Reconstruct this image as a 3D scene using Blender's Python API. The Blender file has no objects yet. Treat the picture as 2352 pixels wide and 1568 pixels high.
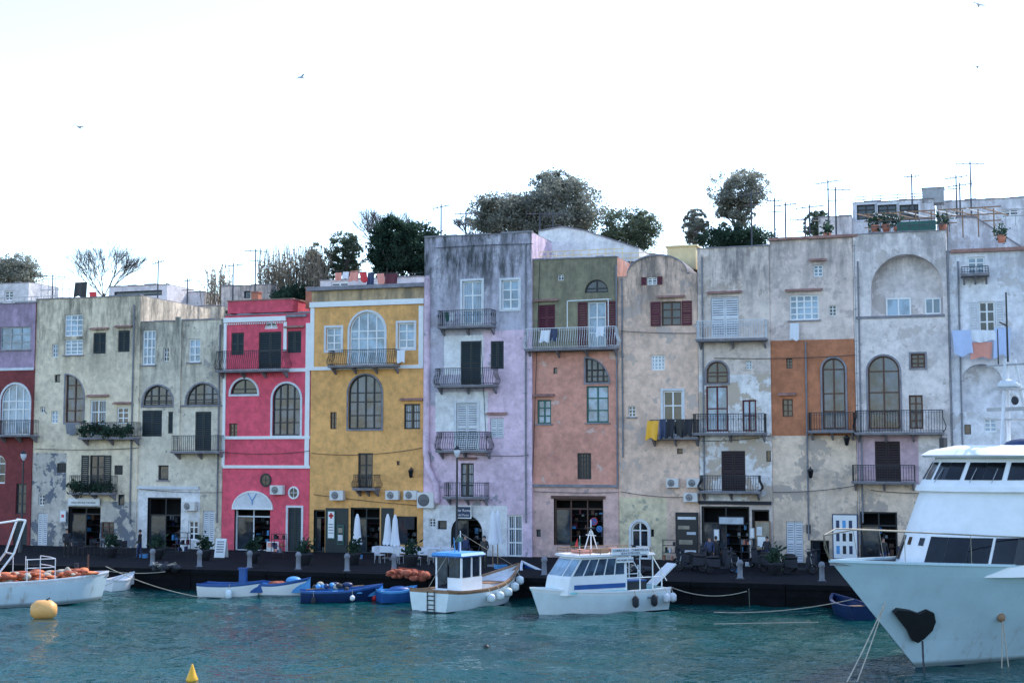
import bpy, math, random
from mathutils import Vector, Matrix
R=random.Random(11); V=Vector
sc=bpy.context.scene
F=3267.;PITCH=math.atan(266/F);CAM=V((0,0,6.9));TH=math.atan(1e-4*F)
O=V((0,86,0));U=V((math.cos(TH),-math.sin(TH),0));NN=V((-math.sin(TH),-math.cos(TH),0))
FM=Matrix.Translation(O)@Matrix.Rotation(-TH,4,'Z'); I4=Matrix.Identity(4)
def ray(px,py):
    x=(px-1176)/F;y=(784-py)/F;c,s=math.cos(PITCH),math.sin(PITCH)
    return V((x,c-y*s,s+y*c))
def proj(p):
    r=p-CAM;c,s=math.cos(PITCH),math.sin(PITCH);f=r.y*c+r.z*s
    return 1176+F*r.x/f,784-F*(r.z*c-r.y*s)/f
def G(px,py,z=1.0):
    d=ray(px,py);return CAM+d*((z-6.9)/d.z)
def fac(px,py,n=0.):
    d=ray(px,py);t=(n+(O-CAM).dot(NN))/d.dot(NN);p=CAM+d*t
    return (p-O).dot(U),p.z
def fr(x0,y0,x1,y1,n=0.):
    xm,ym=(x0+x1)/2,(y0+y1)/2
    return fac(x0,ym,n)[0],fac(x1,ym,n)[0],fac(xm,y1,n)[1],fac(xm,y0,n)[1]
WM={}
def add(name,data,parent,mw):
    o=bpy.data.objects.new(name,data);sc.collection.objects.link(o);WM[o.name]=mw.copy()
    if parent: o.parent=parent;o.matrix_basis=WM[parent.name].inverted()@mw
    else: o.matrix_basis=mw
    return o
def tag(o,label=None,cat=None,group=None,kind=None):
    if label:o["label"]=label
    if cat:o["category"]=cat
    if group:o["group"]=group
    if kind:o["kind"]=kind
    return o
def thing(name,label,cat,mw,group=None): return tag(add(name,None,None,mw),label,cat,group)
def part(name,parent,mw=None): return add(name,None,parent,mw or WM[parent.name])
def at(p,rot=0.,s=1.): return Matrix.Translation(p)@Matrix.Rotation(rot,4,'Z')@Matrix.Scale(s,4)
class M:
    def __init__(s): s.v=[];s.f=[];s.m=[];s.sm=[];s.mats=[];s.T=I4
    def mi(s,mat):
        if mat not in s.mats:s.mats.append(mat)
        return s.mats.index(mat)
    def face(s,pts,mat,sm=False):
        b=len(s.v)
        for p in pts:s.v.append(s.T@V(p))
        s.f.append(list(range(b,b+len(pts))));s.m.append(s.mi(mat));s.sm.append(sm)
    def faces(s,vs,fs,mat,sm=False):
        b=len(s.v);k=s.mi(mat)
        for p in vs:s.v.append(s.T@V(p))
        for f in fs:s.f.append([b+i for i in f]);s.m.append(k);s.sm.append(sm)
    def hexa(s,q,mat): s.faces(q,[(0,3,2,1),(4,5,6,7),(0,1,5,4),(1,2,6,5),(2,3,7,6),(3,0,4,7)],mat)
    def box(s,x0,y0,z0,x1,y1,z1,mat):
        s.hexa([(x0,y0,z0),(x1,y0,z0),(x1,y1,z0),(x0,y1,z0),(x0,y0,z1),(x1,y0,z1),(x1,y1,z1),(x0,y1,z1)],mat)
    def cyl(s,p0,p1,r0,r1,mat,seg=8,cap=True):
        p0,p1=V(p0),V(p1);d=p1-p0
        if d.length<1e-6:return
        q=d.to_track_quat('Z','Y');vs=[]
        for p,r in((p0,r0),(p1,r1)):
            for i in range(seg):
                a=2*math.pi*(i+.5)/seg;vs.append(p+q@V((r*math.cos(a),r*math.sin(a),0)))
        fs=[(i,(i+1)%seg,seg+(i+1)%seg,seg+i) for i in range(seg)]
        s.faces(vs,fs,mat,seg>5)
        if cap: s.faces(vs,[tuple(range(seg))[::-1],tuple(range(seg,2*seg))],mat)
    def tube(s,pts,r,mat,seg=5):
        for a,b in zip(pts[:-1],pts[1:]): s.cyl(a,b,r,r,mat,seg)
    def lathe(s,prof,mat,c=(0,0,0),seg=14,sx=1,sy=1):
        vs=[]
        for r,z in prof:
            for i in range(seg):
                a=2*math.pi*i/seg;vs.append((c[0]+r*math.cos(a)*sx,c[1]+r*math.sin(a)*sy,c[2]+z))
        fs=[]
        for j in range(len(prof)-1):
            for i in range(seg): k=(i+1)%seg;fs.append((j*seg+i,j*seg+k,(j+1)*seg+k,(j+1)*seg+i))
        s.faces(vs,fs,mat,True)
    def ball(s,c,rx,ry,rz,mat,seg=12):
        s.lathe([(math.sin(math.pi*j/8)*rx,-math.cos(math.pi*j/8)*rz) for j in range(9)],mat,c,seg,1,ry/rx)
    def make(s,name,parent=None,frame=I4,**k):
        n=len(s.v)
        if not n: s.face([(0,0,0),(0,.01,0),(.01,0,0)],P('metal'));n=3
        xs=[p.x for p in s.v];ys=[p.y for p in s.v];zs=[p.z for p in s.v]
        o=V(((min(xs)+max(xs))/2,(min(ys)+max(ys))/2,min(zs)))
        me=bpy.data.meshes.new(name);me.from_pydata([p-o for p in s.v],[],s.f)
        for m in s.mats:me.materials.append(m)
        me.polygons.foreach_set('material_index',s.m);me.polygons.foreach_set('use_smooth',s.sm);me.update()
        return tag(add(name,me,parent,frame@Matrix.Translation(o)),**k)
# ---------- materials
def nodes(name):
    m=bpy.data.materials.new(name);m.use_nodes=True;t=m.node_tree;return m,t,t.nodes['Principled BSDF']
def nd(t,ty,props={},**ins):
    n=t.nodes.new(ty)
    for k,v in props.items():setattr(n,k,v)
    for k,v in ins.items():
        i=n.inputs[int(k[1:])] if k[0]=='i' and k[1:].isdigit() else n.inputs[k]
        if isinstance(v,bpy.types.NodeSocket):t.links.new(v,i)
        else:i.default_value=v
    return n
def c4(c): return (*[min(1,max(0,x)) for x in c],1)
def noise(t,vec,scale,det=5,rough=.6): return nd(t,'ShaderNodeTexNoise',Vector=vec,Scale=scale,Detail=float(det),Roughness=rough).outputs[0]
def mr(t,v,a,b,c=0.,d=1.): return nd(t,'ShaderNodeMapRange',i0=v,i1=a,i2=b,i3=c,i4=d).outputs[0]
def mul(t,a,b,op='MULTIPLY'): return nd(t,'ShaderNodeMath',{'operation':op},i0=a,i1=b).outputs[0]
def mix(t,f,a,b):
    n=nd(t,'ShaderNodeMix',{'data_type':'RGBA'});
    for i,v in((0,f),(6,a),(7,b)):
        if isinstance(v,bpy.types.NodeSocket):t.links.new(v,n.inputs[i])
        else:n.inputs[i].default_value=v
    return n.outputs[2]
def plaster(name,c,dirt=(.12,.12,.13),da=.5,patch=None,pt=.58,ztop=16.,ga=.5,gh=3.):
    m,t,b=nodes(name);pos=nd(t,'ShaderNodeNewGeometry').outputs['Position']
    A=noise(t,pos,.45,7,.7);A2=noise(t,pos,2.5,6,.65)
    A=mul(t,A,A2,'ADD')
    r=mix(t,mr(t,A,.8,1.16),c4([x*.76 for x in c]),c4([x*1.14 for x in c]))
    mp=nd(t,'ShaderNodeMapping',i0=pos,Scale=(1.6,1.6,.3)).outputs[0]
    st=mr(t,noise(t,mp,1.,9,.78),.55,.74,0,da);r=mix(t,st,r,c4(dirt))
    bl=mr(t,noise(t,pos,.34,10,.8),.56,.6,0,da*.6);r=mix(t,bl,r,c4([(x*1.2+y*.8)/2*k for x,y,k in zip(c,dirt,(1.06,.98,.9))]))
    if patch:
        pn=noise(t,pos,.75,10,.68)
        r=mix(t,mr(t,pn,pt-.035,pt-.02,0,.5),r,c4([x*.62 for x in c]))
        r=mix(t,mr(t,pn,pt-.02,pt-.008,0,.95),r,c4(patch))
    r=mix(t,mr(t,noise(t,pos,3.,10,.75),.59,.65,0,.5*da+.1),r,c4([x*.7 for x in dirt]))
    z=nd(t,'ShaderNodeSeparateXYZ',i0=pos).outputs[2]
    g=mul(t,mr(t,z,ztop-gh,ztop),mr(t,noise(t,mp,.8,9,.75),.42,.6,0,ga));r=mix(t,g,r,c4([x*.6 for x in dirt]))
    g=mul(t,mr(t,z,4.5,1.),mr(t,noise(t,pos,.8,8,.7),.43,.6,0,.7));r=mix(t,g,r,c4([x*.75 for x in dirt]))
    t.links.new(r,b.inputs['Base Color']);b.inputs['Roughness'].default_value=.92
    bp=nd(t,'ShaderNodeBump',Strength=.7,Distance=.06,Height=noise(t,pos,4.,10,.75));t.links.new(bp.outputs[0],b.inputs['Normal'])
    return m
COL=dict(white=((.8,.81,.82),.5,.08),offw=((.66,.68,.72),.7,.2),black=((.01,.01,.013),.5,.3),iron=((.012,.014,.02),.5,.3),metal=((.35,.36,.38),.4,.3),
 dgreen=((.006,.018,.022),.5,.3),green=((.02,.12,.1),.5,.3),dred=((.1,.009,.025),.6,.3),maroon=((.022,.006,.01),.6,.3),brown=((.1,.045,.03),.6,.35),red=((.6,.03,.04),.5,.2),
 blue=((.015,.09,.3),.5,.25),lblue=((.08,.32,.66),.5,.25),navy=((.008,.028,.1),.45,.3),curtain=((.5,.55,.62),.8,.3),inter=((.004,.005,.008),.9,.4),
 yellow=((.9,.45,.02),.4,.12),buoy=((.82,.42,.13),.5,.2),orange=((.7,.2,.08),.8,.4),terra=((.5,.19,.12),.8,.4),grey=((.22,.23,.26),.8,.3),dgrey=((.024,.026,.035),.8,.35),stone=((.26,.25,.28),.9,.4),
 rope=((.45,.4,.33),.9,.3),wood=((.28,.16,.09),.6,.35),cream=((.8,.62,.34),.6,.15),skin=((.45,.25,.18),.6,.1),hull=((.68,.77,.8),.3,.1),anti=((.02,.04,.05),.6,.4),
 net=((.42,.11,.06),.95,.6),cloth=((.78,.8,.86),.9,.06),lav=((.5,.6,.85),.9,.1),pinkc=((.75,.33,.26),.9,.1),mint=((.3,.68,.68),.6,.1),tile=((.36,.2,.17),.9,.5),straw=((.3,.26,.2),.6,.4),bark=((.1,.085,.08),.95,.4),ivory=((.7,.68,.66),.6,.1),pole=((.05,.055,.07),.6,.3))
_pc={}
def P(k):
    if k in _pc:return _pc[k]
    c,ro,va=COL[k];m,t,b=nodes('paint_'+k);pos=nd(t,'ShaderNodeNewGeometry').outputs['Position']
    f=mr(t,noise(t,pos,2.2,7,.7),.3,.7);r=mix(t,f,c4([x*(1-va) for x in c]),c4([x*(1+va*.6) for x in c]))
    t.links.new(r,b.inputs['Base Color']);b.inputs['Roughness'].default_value=ro
    bp=nd(t,'ShaderNodeBump',Strength=.15,Distance=.02,Height=noise(t,pos,9.,4));t.links.new(bp.outputs[0],b.inputs['Normal'])
    _pc[k]=m;return m
def rusty(name,c,am=.7):
    m,t,b=nodes(name);pos=nd(t,'ShaderNodeNewGeometry').outputs['Position']
    mp=nd(t,'ShaderNodeMapping',i0=pos,Scale=(2.5,2.5,.5)).outputs[0]
    r=mix(t,mr(t,noise(t,pos,.8,5),.3,.7),c4([x*.86 for x in c]),c4(c));z=nd(t,'ShaderNodeSeparateXYZ',i0=pos).outputs[2]
    r=mix(t,mul(t,mr(t,noise(t,mp,1.3,8,.7),.56,.72,0,am),mr(t,z,1.8,.2,.25,1.)),r,c4((.22,.1,.05)))
    r=mix(t,mr(t,z,.22,.1,0,.75),r,c4((.05,.06,.05)))
    t.links.new(r,b.inputs['Base Color']);b.inputs['Roughness'].default_value=.38
    bp=nd(t,'ShaderNodeBump',Strength=.3,Distance=.03,Height=noise(t,pos,1.6,4));t.links.new(bp.outputs[0],b.inputs['Normal']);return m
def glass(name,c,var=.5):
    m,t,b=nodes(name);pos=nd(t,'ShaderNodeNewGeometry').outputs['Position']
    r=mix(t,mr(t,noise(t,pos,.9,3),.4,.6),c4([x*(1-var) for x in c]),c4([x*(1+var) for x in c]))
    t.links.new(r,b.inputs['Base Color']);b.inputs['Roughness'].default_value=.07
    bp=nd(t,'ShaderNodeBump',Strength=.08,Distance=.1,Height=noise(t,pos,1.2,2));t.links.new(bp.outputs[0],b.inputs['Normal']);return m
GD=glass('dark_window_glass',(.02,.028,.04));GL=glass('curtained_window_glass',(.22,.32,.42),.35);GS=glass('ship_glass',(.006,.008,.012))
GM=glass('dim_window_glass',(.045,.07,.11),.6)
def foliage(name,a,bc):
    m,t,b=nodes(name);pos=nd(t,'ShaderNodeNewGeometry').outputs['Position']
    r=mix(t,mr(t,noise(t,pos,.8,4,.7),.38,.62),c4(a),c4(bc));t.links.new(r,b.inputs['Base Color']);b.inputs['Roughness'].default_value=.9
    b.inputs['Specular IOR Level'].default_value=.2
    tr=nd(t,'ShaderNodeBsdfTranslucent',i0=r);ms=nd(t,'ShaderNodeMixShader',i0=.5,i1=b.outputs[0],i2=tr.outputs[0])
    t.links.new(ms.outputs[0],t.nodes['Material Output'].inputs[0]);return m
FO=foliage('olive_leaves',(.16,.17,.14),(.34,.35,.3));FD=foliage('dark_leaves',(.015,.04,.028),(.07,.12,.08));FG=foliage('green_leaves',(.06,.09,.06),(.2,.24,.17));FR=foliage('dry_reeds',(.26,.22,.16),(.48,.42,.34))
# ---------- setting
def structure(name,m): return m.make(name,kind='structure')
def water_mat():
    m,t,b=nodes('sea_water');pos=nd(t,'ShaderNodeNewGeometry').outputs['Position']
    r=mix(t,mr(t,noise(t,pos,.08,4),.35,.65),c4((.0,.034,.036)),c4((.0,.064,.06)))
    t.links.new(r,b.inputs['Base Color']);b.inputs['Roughness'].default_value=.03;b.inputs['IOR'].default_value=1.33
    b.inputs['Specular Tint'].default_value=(.45,.9,.92,1);b.inputs['Specular IOR Level'].default_value=.36
    mp=nd(t,'ShaderNodeMapping',i0=pos,Rotation=(0,0,.2),Scale=(.7,1.2,1)).outputs[0]
    h=mul(t,noise(t,mp,3.,2,.5),mul(t,noise(t,mp,7.,2,.5),.35),'ADD')
    bp=nd(t,'ShaderNodeBump',Strength=1.,Distance=.1,Height=h);t.links.new(bp.outputs[0],b.inputs['Normal']);return m
WMt=water_mat();m=M()
wv=[]
for i in range(26):
    L=R.uniform(.75,1.6) if i<17 else R.uniform(1.8,4.5);a=R.gauss(1.35,.6);k=2*math.pi/L
    wv.append((k*math.cos(a),k*math.sin(a),R.uniform(0,6.28),.0052*L**1.05))
x0w,x1w,y0w,y1w,st_=-38.,38.,36.,84.,.2
nx,ny=int((x1w-x0w)/st_),int((y1w-y0w)/st_);vs=[]
for j in range(ny+1):
    y=y0w+j*st_
    for i in range(nx+1):
        x=x0w+i*st_;z=0
        for kx,ky,ph,am in wv:z+=am*math.sin(kx*x+ky*y+ph)
        vs.append((x,y,z if 0<i<nx and 0<j<ny else 0.))
m.faces(vs,[(j*(nx+1)+i,j*(nx+1)+i+1,(j+1)*(nx+1)+i+1,(j+1)*(nx+1)+i) for j in range(ny) for i in range(nx)],WMt,True)
for q in((-900,-300,900,y0w),(-900,y1w,900,140),(-900,y0w,x0w,y1w),(x1w,y0w,900,y1w)):m.face([(q[0],q[1],0),(q[2],q[1],0),(q[2],q[3],0),(q[0],q[3],0)],WMt)
structure('water',m)
QM=plaster('quay_paving',(.011,.012,.018),dirt=(.007,.007,.01),da=.5,ztop=40);QS=plaster('quay_stone',(.009,.009,.012),dirt=(.005,.007,.007),da=.6,ztop=40)
for q_ in(QM,QS):q_.node_tree.nodes['Principled BSDF'].inputs['Specular IOR Level'].default_value=.15
qa,qb=G(240,1304),G(1940,1347);qd=(qb-qa).normalized();A0=qa-qd*140;B0=qb+qd*140
f0,f1=FM@V((-200,0,1)),FM@V((200,0,1))
m=M();m.faces([(A0.x,A0.y,1),(B0.x,B0.y,1),(f1.x,f1.y,1),(f0.x,f0.y,1)],[(0,1,2,3)],QM)
qn=V((qd.y,-qd.x,0))
m2=M()
for i in range(70):
    a=A0+qd*(i*4.4);b=a+qd*4.36
    for z0,z1,o in((-1,.45,.0),(.46,.82,.03),(.83,1.06,.12)):
        p=[a+qn*o,b+qn*o,b-qn*.45,a-qn*.45]
        m2.hexa([(q.x,q.y,z0) for q in p]+[(q.x,q.y,z1) for q in p],QS)
structure('quay_pavement',m);structure('quay_wall',m2)
crest=[(-300,690),(0,690),(320,712),(500,728),(700,705),(850,650),(975,625),(1100,570),(1400,590),(1600,585),(1760,580),(2000,560),(2352,555),(2700,560)]
HM=plaster('hill_earth',(.2,.18,.12),dirt=(.07,.09,.05),da=.6,ztop=60)
def cz(px):
    for (a,b),(c,d) in zip(crest[:-1],crest[1:]):
        if a<=px<=c:return b+(d-b)*(px-a)/(c-a)
    return 690 if px<0 else 560
m=M();rows=[]
for j,(n,k) in enumerate(((-9.5,0),(-12,.75),(-15,1),(-30,1.),(-60,.6),(-120,.1),(-160,0))):
    row=[]
    for i in range(61):
        px=-300+50*i;s,_=fac(px,700,-15);z=fac(px,cz(px),-15)[1]
        row.append(FM@V((s*(1+max(0,-n-15)/60),-n,max(.9,1+(z-1)*k+(R.uniform(-.4,.3) if 0<k else 0)))))
    rows.append(row)
vs=[p for r in rows for p in r]
m.faces(vs,[(j*61+i,j*61+i+1,(j+1)*61+i+1,(j+1)*61+i) for j in range(6) for i in range(60)],HM,True);structure('hill',m)
m=M();m.face([FM@V((-1500,.5,.9)),FM@V((1500,.5,.9)),FM@V((1500,2500,.9)),FM@V((-1500,2500,.9))],HM);structure('ground',m)
# ---------- facade kit
def outline(a,b,c,d,k,i=0.):
    a+=i;b-=i;c+=i;d-=i
    if k=='r':return [(a,c),(b,c),(b,d),(a,d)]
    n=12
    if k=='a':
        r=min((b-a)/2,d-c);x=(a+b)/2;w=(b-a)/2
        return [(a,c),(b,c)]+[(x+w*math.cos(math.pi*j/n),d-r+r*math.sin(math.pi*j/n)) for j in range(n+1)]
    if k=='q':
        r=min(b-a,d-c);return [(a,c),(b,c)]+[(a+(b-a)*math.cos(math.pi/2*j/n),d-r+r*math.sin(math.pi/2*j/n)) for j in range(n+1)]
    return [((a+b)/2+(b-a)/2*math.cos(2*math.pi*j/20),(c+d)/2+(d-c)/2*math.sin(2*math.pi*j/20)) for j in range(20)]
def ztop(x,a,b,c,d,k):
    if k=='r':return d
    if k=='a':
        r=min((b-a)/2,d-c);u=abs(x-(a+b)/2)/((b-a)/2);return d-r+r*math.sqrt(max(0,1-u*u))
    r=min(b-a,d-c);u=(x-a)/(b-a);return d-r+r*math.sqrt(max(0,1-u*u))
def wall(m,x0,x1,z0,z1,y,holes,zones,base,rv):
    xs={x0,x1};zs={z0,z1}
    for h in holes: xs|={h[0],h[1]};zs|={h[2],h[3]}
    for q in zones: xs|={q[0],q[1]};zs|={q[2],q[3]}
    xs=sorted(x for x in xs if x0<=x<=x1);zs=sorted(z for z in zs if z0<=z<=z1)
    def zm(x,z):
        r=base
        for q in zones:
            if q[0]<x<q[1] and q[2]<z<q[3]:r=q[4]
        return r
    for a,b in zip(xs[:-1],xs[1:]):
        for c,d in zip(zs[:-1],zs[1:]):
            x,z=(a+b)/2,(c+d)/2
            if any(h[0]<x<h[1] and h[2]<z<h[3] for h in holes):continue
            m.face([(a,y,c),(b,y,c),(b,y,d),(a,y,d)],zm(x,z))
    for a,b,c,d,k,dep in holes:
        o=outline(a,b,c,d,k);mt=zm((a+b)/2,(c+d)/2)
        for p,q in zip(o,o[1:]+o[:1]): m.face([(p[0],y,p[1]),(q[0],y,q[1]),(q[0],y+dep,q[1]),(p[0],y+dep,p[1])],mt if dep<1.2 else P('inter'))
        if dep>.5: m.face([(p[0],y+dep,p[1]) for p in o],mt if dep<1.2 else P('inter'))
        if k!='r':
            arc=o[2:];half=len(arc)//2
            if k=='a':
                for p,q in zip(arc[:half],arc[1:half+1]):m.face([(b,y,d),(q[0],y,q[1]),(p[0],y,p[1])],mt)
                for p,q in zip(arc[half:],arc[half+1:]):m.face([(a,y,d),(q[0],y,q[1]),(p[0],y,p[1])],mt)
            else:
                for p,q in zip(arc,arc[1:]):m.face([(b,y,d),(q[0],y,q[1]),(p[0],y,p[1])],mt)
def strip(m,o1,o2,y0,y1,mat):
    for j in range(len(o1)):
        k=(j+1)%len(o1);p,q,r,s=o1[j],o1[k],o2[k],o2[j]
        m.face([(p[0],y0,p[1]),(q[0],y0,q[1]),(r[0],y0,r[1]),(s[0],y0,s[1])],mat)
        m.face([(s[0],y0,s[1]),(r[0],y0,r[1]),(r[0],y1,r[1]),(s[0],y1,s[1])],mat)
        m.face([(p[0],y0,p[1]),(q[0],y0,q[1]),(q[0],y1,q[1]),(p[0],y1,p[1])],mat)
def shutter(par,x0,x1,z0,z1,y,mat,ajar=0.):
    m=M();t=.045;w=.07
    if ajar: m.T=Matrix.Translation((x0,y,0))@Matrix.Rotation(-ajar,4,'Z')@Matrix.Translation((-x0,-y,0))
    m.box(x0,y-t,z0,x0+w,y,z1,mat);m.box(x1-w,y-t,z0,x1,y,z1,mat)
    for z in(z0,(z0+z1)/2-w/2,z1-w):m.box(x0+w,y-t,z,x1-w,y,z+w,mat)
    n=max(4,int((z1-z0)/.14))
    for i in range(n):
        z=z0+w+(z1-z0-2*w)*(i+.5)/n;m.hexa([(x0+w,y-.04,z-.05),(x1-w,y-.04,z-.05),(x1-w,y-.03,z-.045),(x0+w,y-.03,z-.045),(x0+w,y-.012,z+.05),(x1-w,y-.012,z+.05),(x1-w,y-.002,z+.05),(x0+w,y-.002,z+.05)],mat)
    m.make('shutter',par,FM)
ST={'w':('white',GD,1,2),'W':('white',GL,1,2),'k':('white',GL,2,3),'b':('brown',GD,1,2),'B':('brown',GM,1,3),'i':('iron',GD,1,2),'I':('iron',GM,3,3),'g':('green',GL,1,2),
 'd':('dgrey',GD,0,0),'r':('dred',GL,1,1),'x':('iron',GD,4,5),'K':('white',GL,3,3),'p':('metal',GL,2,2)}
def window(par,h,st,fl,y,wm):
    a,b,c,d,k,dep=h
    w=part('door' if (d-c>2.0 and k=='r' and st in 'bwSDREid') else 'window',par,FM@Matrix.Translation(((a+b)/2,y,c)))
    yf=y+dep-.12
    if st in 'SDRE':
        mt=P({'S':'offw','D':'dgreen','R':'dred','E':'maroon'}[st])
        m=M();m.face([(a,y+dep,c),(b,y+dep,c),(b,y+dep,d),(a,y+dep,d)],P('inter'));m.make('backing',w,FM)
        if b-a>.6:
            shutter(w,a+.02,(a+b)/2-.01,c+.02,d-.02,yf,mt);shutter(w,(a+b)/2+.01,b-.02,c+.02,d-.02,yf,mt)
        else: shutter(w,a+.02,b-.02,c+.02,d-.02,yf,mt)
    else:
        fc,gl,nv,nh=ST[st];fw=min(.09,(b-a)*.12);mt=P(fc);m=M()
        strip(m,outline(a,b,c,d,k,.002),outline(a,b,c,d,k,fw),yf,yf+.07,mt)
        for i in range(1,nv+1):
            x=a+(b-a)*i/(nv+1);m.box(x-fw*.5,yf+.004,c+fw,x+fw*.5,yf+.06,ztop(x,a,b,c,d,k)-fw*.6,mt)
        for i in range(1,nh+1):
            z=c+(d-c)*i/(nh+1)
            if k!='r' and i==nh:z=d-min((b-a)/2,d-c)
            if z<c+.15:continue
            u=0
            if k=='a':
                r=min((b-a)/2,d-c)
                if z>d-r:u=(b-a)/2*(1-math.sqrt(max(0,1-((z-d+r)/r)**2)))
            m.box(a+fw+u,yf+.008,z-fw*.4,b-fw-(u if k=='a' else 0),yf+.055,z+fw*.4,mt)
        m.make('frame',w,FM)
        m=M();m.face([(p[0],yf+.05,p[1]) for p in outline(a,b,c,d,k,fw*.5)],gl);m.make('glass',w,FM)
    if 's' in fl: m=M();m.box(a-.1,y-.1,c-.08,b+.1,y+dep-.14,c-.003,P('stone'));m.make('sill',w,FM)
    if 'l' in fl:
        m=M();m.hexa([(a-.22,y-.24,d+.2),(b+.22,y-.24,d+.2),(b+.22,y-.002,d+.27),(a-.22,y-.002,d+.27),(a-.22,y-.24,d+.25),(b+.22,y-.24,d+.25),(b+.22,y-.002,d+.36),(a-.22,y-.002,d+.36)],P('tile'));m.make('ledge',w,FM)
    if 't' in fl or 'T' in fl:
        m=M();g=.13 if 't' in fl else .1;strip(m,outline(a,b,c,d,k,-g),outline(a,b,c,d,k,0.004),y-.05,y-.001,P('offw' if 't' in fl else 'stone'));m.make('surround',w,FM)
    if 'o' in fl:
        mt=P({'r':'dred','d':'dgreen','w':'offw'}[fl[fl.index('o')+1]]);q=(b-a)*.5
        shutter(w,a-q-.03,a-.03,c,d,y-.03,mt);shutter(w,b+.03,b+q+.03,c,d,y-.03,mt)
    if 'c' in fl:
        m=M();xx=a+.08
        while xx<b-.1:
            m.face([(xx,yf+.045,c+.05),(xx+.06,yf+.03,c+.05),(xx+.06,yf+.03,ztop(xx,a,b,c,d,k)-.1),(xx,yf+.045,ztop(xx,a,b,c,d,k)-.1)],P('curtain'));xx+=.12
            if a+(b-a)*.35<xx<a+(b-a)*.62:xx=a+(b-a)*.64
        m.make('curtain',w,FM)
def balcony(par,x0,y0,x1,y1,fl,y):
    D=.85;a,b,c,d=fr(x0,y0,x1,y1,D-y);y0_=y-D;e=part('balcony',par,FM@Matrix.Translation(((a+b)/2,y,c)))
    wh='w' in fl;mt=P('offw' if wh else 'iron')
    m=M();m.box(a-.05,y0_-.06,c-.02,b+.05,y-.002,c+.11,P('stone'));m.box(a-.08,y0_-.1,c+.06,b+.08,y0_-.062,c+.12,P('stone'))
    m.make('floor_slab',e,FM)
    nb=max(2,int((b-a)/1.4))
    for i in range(nb+1):
        m=M();x=a+.1+(b-a-.2)*i/nb;m.hexa([(x-.05,y-.15,c-.35),(x+.05,y-.15,c-.35),(x+.05,y-.003,c-.42),(x-.05,y-.003,c-.42),(x-.05,y0_+.1,c-.021),(x+.05,y0_+.1,c-.021),(x+.05,y-.003,c-.021),(x-.05,y-.003,c-.021)],P('stone'))
        m.make('bracket',e,FM)
    m=M();r=.016;z0=c+.2;z1=d
    segs=[((a,y-.02),(a,y0_)),((a,y0_),(b,y0_)),((b,y0_),(b,y-.02))]
    for p,q in segs:
        p,q=V(p),V(q);L=(q-p).length;n=max(2,int(L/.14));dr=(q-p)/L;nrm=V((dr.y,-dr.x))
        m.cyl((p.x,p.y,z1),(q.x,q.y,z1),.03,.03,mt,4);m.cyl((p.x,p.y,z0),(q.x,q.y,z0),.02,.02,mt,4)
        m.cyl((p.x,p.y,z1-.12),(q.x,q.y,z1-.12),.012,.012,mt,4)
        for i in range(n+1):
            g=p+dr*(L*i/n)
            if 'b' in fl:
                pt=[]
                for f,o in((0,0),(.12,.13),(.3,.17),(.5,.08),(.7,.0),(1,0)):
                    u=g+nrm*o;pt.append((u.x,u.y,z0-.08+(z1-z0+.08)*f))
                m.tube(pt,r,mt,3)
            else: m.cyl((g.x,g.y,c+.1),(g.x,g.y,z1),r,r,mt,3,False)
            if 'f' in fl and i%2==0:
                u=g+nrm*.03
                for kk in range(5):
                    an=kk*1.257;m.cyl((u.x,u.y,z1-.3),(u.x+.11*math.cos(an)*abs(dr.x),u.y,z1-.3+.11*math.sin(an)),.012,.012,mt,3,False)
    m.make('railing',e,FM)
    if 'p' in fl:
        n=int((b-a)/.5)
        for i in range(n):
            m=M();x=a+.3+(b-a-.6)*i/max(1,n-1)+R.uniform(-.1,.1);leaves(m,V((x,y0_+R.uniform(-.12,.3),c+.3+R.uniform(0,.5))),.38,.38,.4,110,.15,FD);m.make('plant',e,FM)
def leaves(m,c,rx,ry,rz,n,s,mat):
    vs=[];fs=[]
    for i in range(n):
        p=c+V((R.gauss(0,.45)*rx,R.gauss(0,.45)*ry,R.gauss(0,.45)*rz))
        a=V((R.uniform(-1,1),R.uniform(-1,1),R.uniform(-1,1))).normalized();b=a.cross(V((R.uniform(-1,1),R.uniform(-1,1),R.uniform(-1,1)))).normalized()
        q=s*R.uniform(.5,1.3);k=len(vs);vs+=[p-a*q,p+b*q*.5,p+a*q,p-b*q*.5];fs.append((k,k+1,k+2,k+3))
    m.faces(vs,fs,mat)
def aircon(par,x0,y0,x1,y1,y):
    a,b,c,d=fr(x0,y0,x1,y1,.4-y);e=part('air_conditioner',par,FM@Matrix.Translation(((a+b)/2,y,c)))
    m=M();m.box(a,y-.42,c,b,y-.1,d,P('ivory'));m.box(a+.02,y-.1,c-.04,a+.06,y-.002,c+.3,P('metal'));m.box(b-.06,y-.1,c-.04,b-.02,y-.002,c+.3,P('metal'));m.make('casing',e,FM)
    m=M();r=min(d-c,b-a)*.4;x=a+(b-a)*.4;z=(c+d)/2
    o=[(x+r*math.cos(t*math.pi/8),z+r*math.sin(t*math.pi/8)) for t in range(16)]
    m.face([(p[0],y-.425,p[1]) for p in o],P('dgrey'))
    for q in(.25,.5,.75,1):
        m.tube([(x+r*q*math.cos(t*math.pi/8),y-.435,z+r*q*math.sin(t*math.pi/8)) for t in range(17)],.012,P('ivory'),3)
    m.make('fan_grille',e,FM)
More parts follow.
